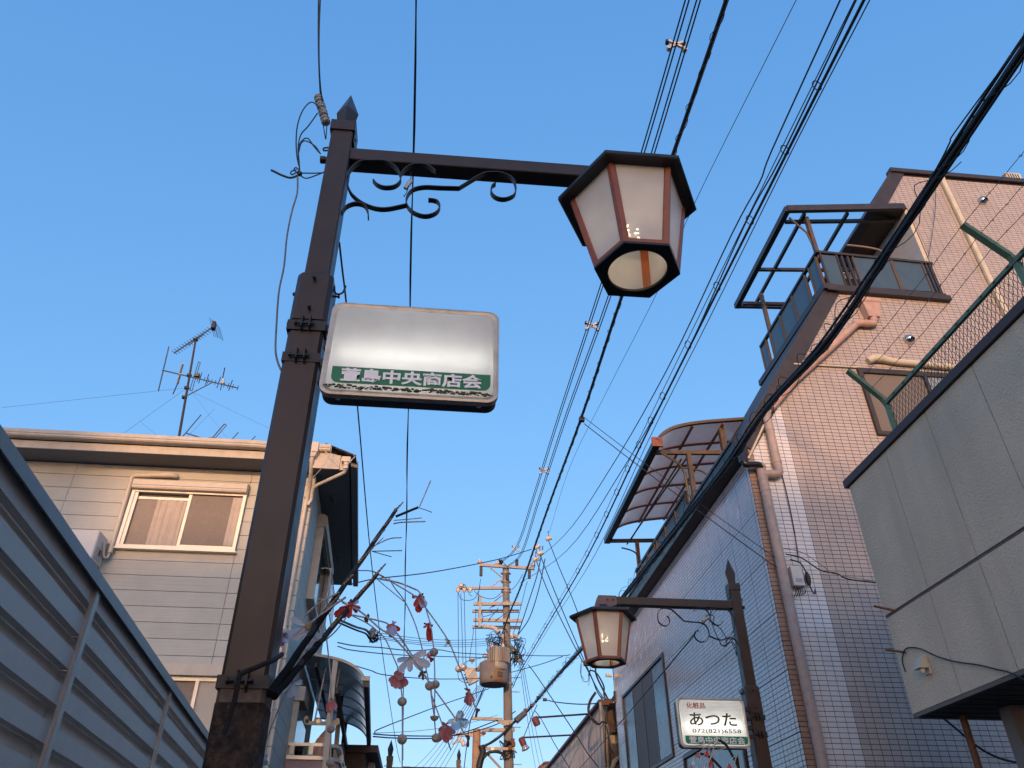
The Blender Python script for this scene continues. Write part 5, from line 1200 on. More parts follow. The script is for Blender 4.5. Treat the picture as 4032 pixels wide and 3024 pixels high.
stubs = [((1800,412),(1950,400),(2105,385),.0025),((1795,448),(1900,432),(2145,424),.004),((2075,270),(2140,120),(2200,-20),.004),((2080,278),(2150,300),(2215,325),.0025),((1580,690),(1750,612),(1885,600),.0035),((1565,720),(1620,660),(1685,600),.0025),((1560,748),(1700,745),(1890,741),.003),((1560,748),(1670,780),(1775,808),.0025),((1400,958),(1560,965),(1700,1030),.0025),((1640,1050),(1850,1090),(2050,1170),.004),((1165,1250),(1300,1330),(1420,1390),.004)]
for a, b, c, r in stubs:
    m = MB(); Y = 4.2 if a[1] < 800 else 3.7; m.tube(curve([Z5(*a,Y),Z5(*b,Y),Z5(*c,Y)],4),r,6); m.build('cord', cord_m if r > .003 else grey_wire, deco)
cords = [
 (4.0,.0036,[(160,-115),(360,0),(530,105),(600,180),(640,225),(830,500),(940,760),(1010,945),(1095,1140)]),
 (4.05,.0032,[(300,-60),(350,30),(440,150),(530,340),(590,540),(620,680),(650,830),(690,1010),(780,1260),(860,1500)]),
 (3.95,.0034,[(555,50),(600,110),(640,240),(680,380),(695,500),(707,610),(716,880),(712,1190),(727,1400)]),
 (3.8,.0036,[(-40,275),(210,330),(300,365),(370,440),(440,540),(510,640)]),
 (3.7,.0042,[(-120,165),(40,245),(220,400),(330,470),(480,630),(600,790),(668,900),(690,1050),(712,1190)]),
 (3.75,.0030,[(-40,280),(100,350),(180,410),(270,500),(350,680),(385,770),(412,950),(420,1060),(422,1400),(420,1700)]),
 (3.85,.0036,[(510,660),(560,740),(720,960),(900,1210),(960,1310),(1015,1400)]),
 (3.9,.0022,[(375,440),(430,510),(510,640)]), (3.9,.0024,[(430,960),(430,1050),(428,1300),(427,1590)]),
 (3.85,.0024,[(180,-60),(270,20),(440,160)])]
for Y, r, pts in cords:
    m = MB(); m.tube(curve([Z7(x,y,Y) for x,y in pts],5),r,6); m.build('cord', cord_m, deco)
cords6 = [(2.95,.0045,[(1360,165),(1480,70),(1600,-20),(1760,-130)]),(3.0,.0036,[(1290,110),(1400,0),(1500,-80),(1690,-180)]),(2.9,.0036,[(1400,455),(1280,505),(1180,560)]),(2.85,.003,[(1360,460),(1260,590),(1200,720),(1185,760),(1120,900),(1040,1080),(930,1360),(870,1490)]),
 (3.3,.003,[(1520,-20),(1580,500),(1600,720),(1605,940),(1605,1250),(1597,1600),(1596,1700)]),(3.2,.003,[(1760,90),(1640,240),(1480,370),(1380,430)])]
for Y, r, pts in cords6:
    m = MB(); m.tube(curve([Z6(x,y,Y) for x,y in pts],5),r,6); m.build('cord', cord_m, deco)
for k, (x, y) in enumerate(((707,612),(720,905),(668,918),(420,1060),(420,1400),(727,1388))):
    m = MB(); c = Z7(x,y,(3.95,3.95,3.7,3.75,3.75,3.95)[k]); m.ball(c, .0205 if k != 4 else .022, 8); bl = m.build('ball', ball_m, deco)
    m = MB(); m.tube([c+V((.0213*math.cos(a),.0213*math.sin(a)*.3,.0213*math.sin(a))) for a in [j*.5236 for j in range(12)]],.0008,4,closed=True); m.build('ball_seam', dry_m, bl)
c = Z7(712,1195,3.9); m = MB(); m.loft([[c+V((.0205*math.sin(t_)*math.cos(a), .0205*math.sin(t_)*math.sin(a), -.0205*math.cos(t_))) for a in [j*.524 for j in range(12)]] for t_ in (.2,.6,1.0,1.35,1.6)], True); m.build('half_ball', ball_m, deco)
for x, y, r in ((1605,1248,.0165),(1598,1605,.0170)):
    m = MB(); m.ball(Z6(x,y,3.3), r, 8); m.build('ball', ball_m, deco)
rp = random.Random(5)
def petal(parent, c, e, wd, mt, curl=.15, notch=True):
    a = e-c; L_ = a.length; view = (c-_c).normalized(); s_ = a.cross(view).normalized(); n_ = s_.cross(a).normalized(); g_ = []
    for i in range(7):
        t_ = i/6; w_ = wd*(.16+.84*math.sin(min(1, t_*1.15)**.9*math.pi*.62)) if t_ < 1 else wd*.55
        row = []
        for j in range(5):
            u = (j-2)/2; tt = t_-(.06 if notch and j == 2 and i == 6 else 0)-(.06*abs(u)**2 if i == 6 else 0)
            row.append(c+a*tt+s_*(u*w_)+n_*(curl*L_*(t_*t_)*.5-abs(u)**1.5*wd*.45*(1-.3*t_)))
        g_.append(row)
    m = MB(); m.sheet(g_); return m.build('petal', mt, parent)
def flower(c, ends, wd, mt, heart=straw_m, hr=.006, owner=None):
    m = MB(); m.ball(c, hr, 5, (1,1,1.4)); h = m.build('flower', heart, owner or deco)
    for e in ends: petal(h, c+V((0,-.002,0)), e, wd*(e-c).length*rp.uniform(.85,1.15), mt, rp.uniform(-.2,.3))
    return h
def fl6(cx6, cy6, ends, Y, wd, mt, heart=straw_m, hr=.008):
    flower(Z6(cx6,cy6,Y), [Z6(x,y,Y+rp.uniform(-.05,.05)) for x,y in ends], wd, mt, heart, hr)
def fl7(cx7, cy7, ends, Y, wd, mt, heart=straw_m, hr=.007):
    flower(Z7(cx7,cy7,Y), [Z7(x,y,Y+rp.uniform(-.05,.05)) for x,y in ends], wd, mt, heart, hr)
fl6(1365,175,[(1180,90),(1135,285),(1215,312),(1335,385),(1430,425),(1500,305)],2.9,.17,pet_w,straw_m,.012)
fl6(1195,770,[(1075,860),(1090,735),(1175,925),(1260,905),(1305,760)],2.85,.19,pet_w,straw_m,.007)
fl6(1090,730,[(1060,690),(1100,780)],2.85,.3,pet_w)
fl7(495,665,[(375,690),(380,805),(490,798),(605,775),(680,740),(640,610)],3.8,.17,pet_w,straw_m,.010)
fl7(910,1215,[(975,1140),(1010,1270),(900,1340),(835,1250)],3.85,.26,pet_g,dry_m,.006)
def ragged(cx7, cy7, ends, Y, mt, wd=.22):
    fl7(cx7, cy7, ends+[(cx7+rp.uniform(-50,50), cy7-rp.uniform(5,30)) for _ in range(3)], Y, wd, mt, mt, .007)
ragged(572,115,[(530,210),(568,258),(600,225),(637,215),(510,115),(620,125)],4.0,pet_r)
ragged(340,370,[(285,455),(318,490),(345,470),(400,420),(350,335),(280,395),(375,395)],3.8,pet_r)
ragged(655,365,[(610,395),(672,522),(705,380),(650,430),(668,450)],3.95,pet_r,.18)
ragged(665,655,[(700,700),(690,690),(640,650)],3.95,pet_r,.3)
ragged(388,815,[(325,930),(300,880),(360,948),(412,950),(465,920),(440,860)],3.75,pet_p,.26)
ragged(1025,960,[(985,1085),(1015,1100),(1035,1105),(1070,1060),(990,1000)],4.0,pet_p,.14)
ragged(800,1270,[(750,1420),(785,1400),(825,1435),(870,1405),(900,1345),(760,1330)],4.0,pet_p,.2)
def ragged6(cx6, cy6, ends, Y, mt, wd=.2):
    fl6(cx6, cy6, ends+[(cx6+rp.uniform(-40,40), cy6-rp.uniform(5,30)) for _ in range(3)], Y, wd, mt, mt, .007)
ragged6(1605,945,[(1555,1030),(1580,1080),(1635,1060),(1665,1030),(1640,980)],3.3,pet_p,.26)
ragged6(1120,270,[(1090,215),(1075,390),(1140,360),(1170,310),(1050,285)],2.95,pet_p,.26)
ragged6(885,1520,[(870,1600),(905,1640),(930,1590)],2.8,pet_w,.3)
def z5fl(cx5, cy5, ends, Y, mt, wd): flower(Z5(cx5,cy5,Y), [Z5(x,y,Y+rp.uniform(-.05,.05)) for x,y in ends], wd, mt, mt, .008)
z5fl(1340,1345,[(1145,1455),(1195,1385),(1240,1470),(1300,1480),(1330,1260),(1420,1280),(1435,1370),(1400,1420),(1300,1300)],3.3,pet_r,.17)
for x, y, Y in ((835,520,4.0),(600,800,3.7),(1098,1140,4.0),(1018,1388,3.85),(112,290,3.75)):
    c = Z7(x,y,Y); m = MB(); m.ball(c,.008,5,(1,1,1.6)); h = m.build('dried_bud', dry_m if y != 520 else straw_m, deco)
    for k in range(4): petal(h, c, c+V((rp.uniform(-.022,.022),rp.uniform(-.01,.01),rp.uniform(-.04,.015))), .006, dry_m if y != 520 else pet_g, .3)
c = Z6(1370,430,2.9); m = MB(); m.ball(c,.012,6,(1.2,1,.9)); m.build('dried_bud', mat('yellow white bud', (.5,.46,.32), .8, var=.3, scale=50), deco)

# ---------------- smaller one on the second lamp post
def Z8(x, y, Y): return hy(2600+x*.3158, 2500+y*.3158, Y)
dec2 = thing('branch_decoration', (3.2, 7.7, 2.4), 'smaller branch decoration with red paper bits below the cosmetics sign', 'decoration')
for pts, r in (([(720,1310),(790,1345),(840,1400),(890,1490),(930,1560),(1000,1700)],.013),([(500,1480),(570,1500),(640,1540),(720,1620),(790,1700)],.012),([(770,1330),(800,1360),(830,1390)],.009),([(955,1500),(965,1580),(985,1690)],.012)):
    m = MB(); m.tube(curve([Z8(x,y,7.62) for x,y in pts],4),r,8); m.build('branch', bamb, dec2)
for pts in ([(650,1345),(560,1400),(480,1480),(400,1580),(340,1700)],[(720,1345),(600,1430),(520,1540),(440,1700)],[(680,1370),(640,1480),(625,1570),(600,1700)],[(800,1415),(700,1450),(620,1540),(560,1640)],[(930,1510),(880,1560),(840,1640),(820,1700)],[(960,1490),(930,1580),(940,1700)],[(960,1490),(985,1560),(1000,1690)],[(300,1400),(500,1370),(700,1320)]):
    m = MB(); m.tube(curve([Z8(x,y,7.58) for x,y in pts],4),.0045,6); m.build('cord', cord_m, dec2)
for x, y, mt_r in ((465,1475,pet_p),(585,1440,pet_r),(630,1570,pet_r),(857,1620,pet_r),(390,1650,pet_r),(545,1630,pet_w),(410,1575,pet_w)):
    c = Z8(x,y,7.56); flower(c, [c+V((rp.uniform(-.02,.02),rp.uniform(-.01,.01),-rp.uniform(.02,.06))) for _ in range(4)], .25, mt_r, mt_r, .008, dec2)
# ================================================================ overhead lines
def span(a, b, sag=0., n=20):
    a, b = V(a), V(b); return [a+(b-a)*(k/n)-V((0,0,sag*4*(k/n)*(1-k/n))) for k in range(n+1)]
def helix(pts, rad, pitch, r, mb, jit=.3, sub=10, ph=0.):          # a thin wire wound round a cable
    out = []; acc = 0.
    for i in range(len(pts)-1):
        p, q = V(pts[i]), V(pts[i+1]); d = q-p; L_ = d.length
        if L_ < 1e-6: continue
        d /= L_; a = d.cross(V((0,0,1))); a = a.normalized() if a.length > 1e-4 else V((1,0,0)); b = d.cross(a)
        n_ = max(1, int(L_/pitch*sub))
        for k in range(n_):
            th = ph+6.2832*(acc+L_*k/n_)/pitch; rr = rad*(1+jit*math.sin(th*.37)*math.sin(th*.13+1))
            out.append(p+d*(L_*k/n_)+(a*math.cos(th)+b*math.sin(th))*rr)
        acc += L_
    if len(out) > 1: mb.tube(out, r, 5, False)
def cable(name, label, pts, r, mt=None, n=6, cat='cable', group=None, sm=5):
    pts = curve(pts, sm) if len(pts) > 2 and sm else [V(p) for p in pts]
    p0_, p1_ = pts[0], pts[min(3, len(pts)-1)]
    if pix(p0_)[1] < 90 and p0_.y < 5:                              # the line goes on overhead, behind the viewer
        d_ = p0_-p1_; k_ = (-26-p0_.y)/d_.y if d_.y < -1e-3 else 0
        if k_ > 0: e_ = p0_+d_*k_; e_.z = p0_.z+.3; pts = [e_+(p0_-e_)*f+V((0,0,-.25*math.sin(math.pi*f))) for f in (0,.25,.5,.75)]+pts
    t = thing(name, tuple(pts[-1]), label, cat, group)
    m = MB(); m.tube(pts, r, n); m.build('conductor', mt or cable_m, t); return t, pts
X = lambda X_, *q: [hx(x, y, X_) for x, y in q]
# pair of twin conductors with X spacers
W3a = X(2.2,(2710,-40),(2525,600),(2364,1125),(2200,1630),(2100,1950),(2033,2150))+[U(640,60,-.15)]
W3b = X(2.32,(2755,-40),(2567,595),(2395,1165),(2225,1640),(2115,1980),(2052,2175))+[U(745,90,-.2)]
for P_, lb in ((W3a,'left twin conductor of the pair held by white cross shaped spacers'),(W3b,'right twin conductor of the pair held by white cross shaped spacers')):
    t, pts = cable('twin_conductor', lb, P_, .0085, wire_m, group='twin conductors with spacers')
    m = MB(); m.tube([p+V((.035,0,-.012)) for p in pts], .0085, 6); m.build('conductor', wire_m, t)
sp_m = mat('white spacer', (.55,.50,.45), .5, var=.1)
for (x, y), lb in (((2662,182),'white cross shaped spacer nearest the top of the picture'),((2330,1285),'white cross shaped spacer below the large lantern'),((2142,1855),'white cross shaped spacer in mid sky above the utility pole'),((2030,2160),'white cross shaped spacer just above the top crossarm')):
    c = (hx(x,y,2.27)); t = thing('cable_spacer', tuple(c), lb, 'spacer', 'white cable spacers')
    for s_ in (-1, 1):
        m = MB(); m.strip(curve([c+V((-.085,-.02,.06*s_)),c+V((-.03,-.02,.025*s_)),c+V((.0,-.02,0)),c+V((.03,-.02,-.025*s_)),c+V((.085,-.02,-.06*s_))],4),(0,.012,0),.03); m.build('spacer_bar', sp_m, t)
    for dx in (-1, 1):
        for dz in (-1, 1):
            m = MB(); m.lathe(c+V((.09*dx,-.025,.062*dz)),(0,1,0),[(.024,0),(.026,.02),(.02,.05)],10); m.build('spacer_grip', sp_m if dz < 0 else black_m, t)
# heavy lashed cable over the lantern
t, W4 = cable('lashed_cable', 'thick black lashed cable passing behind the large lantern to the utility pole', X(2.0,(2880,-60),(2652,600),(2443,1180),(2290,1640),(2157,2000),(2050,2310),(1990,2457))+[hx(1904,2710,2.0),hx(1868,2800,2.0),hx(1848,2860,2.0),hx(1826,3030,2.0)], .017)
m = MB(); helix(W4[3:], .026, .34, .0035, m); m.build('lashing_wire', wire_m, t, kind='stuff')
m = MB(); m.tube([p+V((.018,0,.012)) for p in W4], .009, 6); m.build('messenger_wire', wire_m, t)
# thin single line
cable('earth_wire', 'thinnest single wire running from top right of the lantern', X(3.0,(3150,-30),(2734,802),(2588,1150),(2400,1520),(2243,1840),(2165,2090)), .004, wire_m)
# bundle to the right of it
cable('supply_line', 'leftmost line of the right hand bundle of overhead lines', X(2.5,(3322,-30),(3040,590),(2990,720),(2880,925),(2625,1458),(2400,1850),(2220,2110))+[U(960,110,-.1)], .0065, wire_m)
cable('supply_line', 'second line from left in the right hand bundle of overhead lines', X(2.5,(3385,-30),(3075,620),(2930,890),(2660,1480),(2450,1850),(2230,2170))+[U(900,290,-.1)], .0065, wire_m)
t, W6 = cable('ringed_cable', 'black cable hung from small rings in the right hand bundle', X(2.5,(3422,-40),(3099,601),(2770,1257),(2520,1760),(2315,2187))+[hx(2150,2470,2.4),hx(2050,2640,2.25),Vv(690,340,-.1)], .011)
cable('supply_line', 'rightmost thin line close beside the ringed cable', X(2.58,(3440,-30),(3125,580),(2800,1240),(2550,1740),(2345,2180))+[hx(2165,2465,2.45),hx(2060,2640,2.3)], .0045, wire_m)
t6m = MB(); t6m.tube([p+V((-.02,0,.075)) for p in W6], .004, 6); t6m.build('messenger_wire', wire_m, t)
acc = 0.
for a, b in zip(W6[4:-1], W6[5:]):
    L_ = (b-a).length; acc += L_
    if acc > .55:
        acc = 0; c = b; d = (b-a).normalized(); u_ = d.cross(V((1,0,0))).normalized()
        m = MB(); m.tube([c+V((-.012,0,.03))+(V((1,0,0))*math.cos(k*.52)*.032+u_*math.sin(k*.52)*.055) for k in range(12)], .004, 5, closed=True); m.build('hanger_ring', black_m, t)
# heavy cable at the right
W7p = X(2.6,(4110,75),(4032,191),(3573,875),(3281,1312),(3026,1600),(2843,1859),(2640,2115),(2460,2345),(2330,2510),(2200,2655))+[Vv(1010,480,-.1),Vv(860,650,-.1),Vv(720,760,-.15),Vv(600,890,-.2),Vv(460,1000,-.25),Vv(300,1090,-.25)]
t, W7 = cable('heavy_cable', 'heaviest black cable bundle crossing in front of the tiled building', W7p, .020, n=10)
for k, (o_, r) in enumerate(((V((.022,0,.016)),.011),(V((-.018,0,.022)),.009),(V((.004,0,-.026)),.008))):
    m = MB(); m.tube([p+o_+V((.004*math.sin(i*.9+k),0,.006*math.sin(i*.7+k*2))) for i, p in enumerate(W7)], r, 6); m.build('strand', cable_m, t)
m = MB()
helix(W7[3:], .034, .42, .0028, m, .5); helix(W7[12:], .05, .55, .0026, m, .6, 12, 1.)
rg2 = random.Random(2)
for i in range(16, len(W7)-12):                                   # slack loops
    for k in range(1 if i < 34 else 2):
        p = W7[i]+(W7[i+1]-W7[i])*rg2.random(); q = W7[i+1]+(W7[i+2]-W7[i+1])*rg2.random(); h = rg2.uniform(.04,.10)
        m.tube(curve([p, (p+q)/2+V((-h*.6,0,h)), q],6), .003, 5, False)
m.build('loose_loops', wire_m, t, kind='stuff')
cl = mat('splice sleeve', (.10,.105,.11), .5)
m = MB(); m.cyl(Vv(730,755,-.15),Vv(850,650,-.12),.085,.075,12); m.build('splice_case', cl, t)
for x, y in ((850,620),(930,560),(1010,465),(1090,490)):
    m = MB(); q = Vv(x,y,-.1); m.bbox(q.x-.05,q.x+.05,q.y-.04,q.y+.04,q.z-.035,q.z+.035); m.build('cable_clamp', rusty if x < 1000 else black_m, t)
cable('supply_line', 'thin black wire hugging the heavy cable near the top right corner', X(2.5,(4110,60),(3960,250),(3760,520),(3740,560),(3700,640),(3590,830)), .004, wire_m)
# lines tied to the near lamp post
isl = thing('spool_insulator', (-.75, 2.64, 4.98), 'stack of grey spool insulators beside the near lamp post finial', 'insulator')
i0, i1 = hy(1256,392,2.66), hy(1281,474,2.66); ax = (i1-i0)
for k in range(4):
    c = i0+ax*(k/3.); m = MB(); m.lathe(c, ax, [(.012,-.024),(.024,-.020),(.025,-.008),(.014,-.003),(.014,.003),(.025,.008),(.024,.020),(.012,.024)],14); m.build('spool', porc_dk, isl)
m = MB(); m.tube([i1+V((-.015,0,0)), hy(1281,545,2.66)], .003, 5); m.tube([i1+V((.01,0,0)), hy(1283,548,2.66)], .003, 5); m.build('strap', black_m, isl)
p0 = hy(1256,-60,2.3)
cable('lamp_feed', 'dark wire dropping from the top edge to the spool insulators', span(p0, i0+V((.01,0,0)), .05), .0045, wire_m, sm=0)
cable('lamp_feed', 'second dark wire dropping to the spool insulators', span(p0+V((.012,0,0)), i0+V((.03,0,-.05)), .12), .0035, wire_m, sm=0)
lw = [[(1262,430),(1228,402),(1195,430),(1172,490),(1166,560),(1170,620),(1180,665)],[(1250,446),(1215,495),(1185,530),(1174,580),(1178,640),(1180,680)],[(1258,602),(1235,575),(1212,545),(1190,553),(1175,585),(1178,650)],[(1262,606),(1240,575),(1205,555),(1185,565),(1176,600)],[(1275,680),(1230,682),(1182,681)],[(1275,678),(1240,692),(1205,702),(1180,690)],[(1180,688),(1145,700),(1110,690),(1085,678),(1068,670)],[(1180,670),(1165,660),(1158,668),(1172,684)],[(1178,672),(1150,688),(1146,676),(1168,668)]]
lt = thing('loose_wiring', tuple(hy(1180,690,2.6)), 'tangle of loose black wires left of the near lamp post top', 'wiring')
for k, q in enumerate(lw):
    m = MB(); m.tube(curve([hy(x,y,2.62) for x,y in q],5), .0035 if k != 6 else .006, 6); m.build('wire', wire_m, lt)
m = MB(); m.ball(hy(1180,684,2.62), .014, 5); m.build('wire_joint', black_m, lt)
cable('drop_wire', 'slack grey wire hanging from the tangle left of the near lamp post', [hy(x,y,2.62) for x,y in ((1172,690),(1170,760),(1150,830),(1130,930),(1118,1050),(1098,1150),(1088,1290),(1085,1380),(1095,1430),(1112,1468))], .0045, grey_wire)
L3p = V((L3.location.x+.02, 16.5, L3.location.z+4.87))
cable('lamp_link', 'wire running from behind the blank sign down to the distant lamp post', [hy(1336,955,2.75),hy(1350,1080,3.0),hy(1362,1180,3.25),hy(1408,1605,4.6),hy(1460,2190,7.4),hy(1510,2600,10.9)]+[hy(1560,2930,15.4),hy(1576,3003,16.5)], .0055, wire_m)
t, pts = cable('lamp_link', 'twisted wire crossing behind the lamp arm straight down the sky', span(hy(1640,-60,1.9), hy(1586,2992,16.4), .12, 40), .004, wire_m, sm=0)
m = MB(); m.tube([p+V((.006*math.cos(i*1.1),0,.006*math.sin(i*1.1))) for i, p in enumerate(pts)], .004, 6); m.build('conductor', wire_m, t)
m = MB(); q = hy(1607,727,2.62); m.obox(q, V((.012,0,.030)), V((0,.008,0)), V((.008,0,-.004))); tag(m.build('wire_clip', mat('white clip', (.45,.45,.43), .5)), 'small pale clip hanging under the near lamp arm', 'clip')
m = MB(); m.tube(curve([hy(1617,675,2.62),hy(1617,705,2.62),hy(1600,760,2.62),hy(1590,770,2.62),hy(1594,775,2.62)],4),.0022,5); tag(m.build('clip_wire', wire_m), 'short thin wire holding the pale clip under the near lamp arm', 'wire')
# crossing lines between houses and the pole
cable('service_line', 'long wire from the siding house eave rising to the insulators by the pole', [hy(1385,2300,14.2),hy(1485,2278,15),hy(1700,2253,17),hy(1950,2205,19.5),hy(2092,2163,21)], .012, wire_m)
cable('service_cable', 'thick grey cable leaving the house behind the red flowers', [hy(1335,2440,13.5),hy(1400,2468,14),hy(1440,2480,14.5),hy(1458,2500,14.8),hy(1462,2515,15)], .022, grey_wire)
cable('service_cable', 'lower thick black cable leaving the house behind the red flowers', [hy(1325,2448,13.5),hy(1400,2480,14),hy(1440,2495,14.5),hy(1455,2515,14.8),hy(1470,2528,15),hy(1490,2515,15)], .018, cable_m)
sp2 = thing('spool_insulator', tuple(hy(1468,2490,14.8)), 'dark spool insulator and coiled leads where the house cables meet', 'insulator')
m = MB(); m.lathe(hy(1466,2498,14.8),(0,0,1),[(.05,-.08),(.09,-.06),(.05,-.02),(.08,.0),(.05,.03),(.07,.06),(.03,.12)],12); m.build('spool', porc_dk, sp2)
m = MB()
for k in range(12):
    a = [(1466+rg2.uniform(-14,30), 2490+rg2.uniform(-8,42)) for _ in range(4)]; m.tube(curve([hy(x,y,14.8+rg2.uniform(-.1,.1)) for x,y in a],5),.007,5)
m.build('coiled_leads', wire_m, sp2, kind='stuff')
for k, (y0, y1, xe) in enumerate(((2488,2513,1925),(2498,2523,1925),(2505,2531,1925),(2510,2540,1920))):
    cable('service_line', ('topmost','second','third','lowest')[k]+' of four parallel thin wires from the house insulator to the pole', span(hy(1470,y0,14.8), hy(xe,y1,21.8), .10), .006, wire_m, sm=0, group='four parallel service wires')
cable('service_line', 'wavy black wire above the balcony canopy running right to the pole', [hy(1330,2530,13),hy(1400,2543,14),hy(1500,2550,15.5),hy(1620,2562,17),hy(1720,2558,18.5),hy(1800,2570,20),hy(1930,2578,21.9)], .011, wire_m)
cable('service_line', 'smooth black wire just below the wavy one above the canopy', [hy(1330,2545,13),hy(1400,2562,14),hy(1600,2580,17),hy(1925,2590,21.9)], .010, wire_m)
cable('service_line', 'wire from the canopy corner sagging past the white flower to the pole', [hy(1400,2622,13.5),hy(1460,2640,14.5),hy(1520,2658,15.5),hy(1700,2673,18.5),hy(1890,2672,21.7),hy(2050,2668,23)], .010, wire_m)
cable('service_line', 'wire rising from the canopy gutter end to the transformer', [hy(1475,2885,15),hy(1490,2872,15),hy(1600,2828,17),hy(1760,2768,19.5),hy(1925,2712,21.6)], .010, wire_m)
cable('service_line', 'upper of two near level wires right of the canopy gutter', [hy(1470,2890,15),hy(1560,2896,16.5),hy(1720,2898,19),hy(1830,2890,20.5),hy(1960,2850,21.8),hy(2030,2800,22)], .013, wire_m)
cable('service_line', 'lower of two near level wires right of the canopy gutter', [hy(1470,2900,15),hy(1560,2906,16.5),hy(1720,2906,19),hy(1840,2880,20.5),hy(1960,2835,21.8)], .013, wire_m)
cable('service_line', 'pale thin wire above the two near level wires', span(hy(1475,2886,15), hy(1960,2815,21.8), .1), .005, grey_wire, sm=0)
for k in range(6):
    cable('far_line', ('leftmost','second','third','fourth','fifth','rightmost')[k]+' of a fan of thin grey wires descending left below the transformer', span(hy(1880+9*k,2700-4*k,22), hy(1630+12*k,3024+18*k,34), .2), .008, grey_wire, sm=0, group='fan of thin far wires')
for k in range(3):
    cable('far_line', ('left','middle','right')[k]+' one of three thin grey wires falling steeply right of the pole', span(hy(2042+6*k,2580,22.5), hy(2110+18*k,3030,40), .2), .009, grey_wire, sm=0, group='thin wires right of the pole')
# insulators in mid air and their drops on the right of the pole
ins = thing('spool_insulator', tuple(hy(2160,2120,21)), 'group of pale spool insulators held on lines right of the pole top', 'insulator')
for x, y in ((2160,2120),(2112,2155),(2127,2178),(2111,2202)):
    m = MB(); m.lathe(hy(x,y,21),(1,0,.4),[(.03,-.09),(.075,-.08),(.05,-.03),(.075,0),(.05,.03),(.075,.08),(.03,.09)],12); m.build('spool', porcelain, ins)
    m = MB(); m.tube([hy(x-2,y-30,21),hy(x,y,21)],.01,6); m.tube([hy(x-6,y-24,21),hy(x+6,y-26,21)],.008,6); m.build('line_tie', rusty, ins)
IV = [hy(2160,2128,21), hy(2127,2185,21), hy(2112,2208,21)]
cable('house_drop', 'outermost twisted wire from the spool insulators toward the second lantern', [IV[0],hy(2200,2230,20.6),hy(2274,2410,19.8),hy(2300,2540,19.2),hy(2320,2620,18.6)], .012, wire_m)
cable('house_drop', 'middle twisted wire from the spool insulators down to the shed corner', [IV[1],hy(2160,2270,20.8),hy(2230,2440,20),hy(2300,2600,19),hy(2345,2700,18.3),hy(2380,2755,17.9)], .013, wire_m)
cable('house_drop', 'inner twisted wire from the spool insulators passing the heavy cable', [IV[2],hy(2150,2310,20.8),hy(2200,2420,20.3),hy(2270,2560,19.5),hy(2325,2660,18.6),hy(2350,2720,18.1),hy(2375,2760,17.9)], .013, wire_m)
for q, lb in (((2138,2150),'steep black wire from the spool insulators to the pole joint, left one'),((2146,2200),'steep black wire from the spool insulators to the pole joint, right one')):
    cable('house_drop', lb, [hy(*q,21),hy(q[0]-22,q[1]+110,21.3),hy(q[0]-60,q[1]+230,21.6),U(870,910,-.05)], .014, wire_m)
cable('house_drop', 'wire from the mid air insulators crossing down to the arm tip', [hy(2112,2165,21), U(1062,140,-.13)], .01, wire_m, sm=0)
cable('service_line', 'paired wire from the heavy cable fitting left to the pole', [hy(2245,2578,20),hy(2215,2582,20.5),hy(2120,2582,21.3),hy(2040,2578,22)], .010, wire_m)
cable('service_line', 'wire from the heavy cable rising left to right beside the pole', [hy(2215,2585,20.5),hy(2140,2612,21.3),hy(2040,2640,22),hy(1960,2660,22)], .010, wire_m)
cable('long_drop', 'long diagonal wire from the ringed cable down to the shed wall', [hy(2080,2618,21.5),hy(2105,2650,21),hy(2180,2760,20),hy(2260,2880,19),hy(2310,2960,18.5),hy(2355,3020,18.2)], .012, wire_m)
cable('service_line', 'wavy wire from the heavy cable to the shed column top', [hy(2150,2756,20.5),hy(2200,2766,19.8),hy(2290,2773,18.9),hy(2366,2768,18.1)], .013, wire_m)
cable('long_drop', 'wire from the pole crossing the shed wall to the bottom edge', [hy(2105,2798,21.5),hy(2130,2830,21),hy(2190,2940,20),hy(2240,3020,19.5),hy(2260,3060,19.3)], .010, wire_m)
cable('long_drop', 'wire rising from the lower spotlight to the heavy cable', [hy(2062,2902,21.9),hy(2095,2820,21.5),hy(2115,2775,21)], .010, wire_m)
cable('diagonal_wire', 'thin dark wire from the second lamp scroll down across the tiled wall', [hy(2740,2490,7.9),hy(2725,2510,7.95),hy(2600,2660,9.4),hy(2463,2821,12),hy(2390,2905,14.5),hy(2279,3030,18)], .007, wire_m)
cable('diagonal_wire', 'lower thin wire crossing the awning to the tiled building pipe', span(hx(2300,1668,2.0), V((4.16,8.5,5.0)), .03), .0065, wire_m, sm=0)
cable('diagonal_wire', 'upper thin wire crossing the awning to the tiled building pipe', span(hx(2285,1632,2.0), V((4.16,8.48,5.12)), .03), .005, wire_m, sm=0)
m = MB(); q = hx(2290,1650,2.0)
fit = thing('cable_fitting', tuple(q), 'small dark fitting on the lashed cable where thin wires branch off', 'fitting')
m.bbox(q.x-.04,q.x+.04,q.y-.03,q.y+.03,q.z-.04,q.z+.02); m.build('fitting_body', black_m, fit)
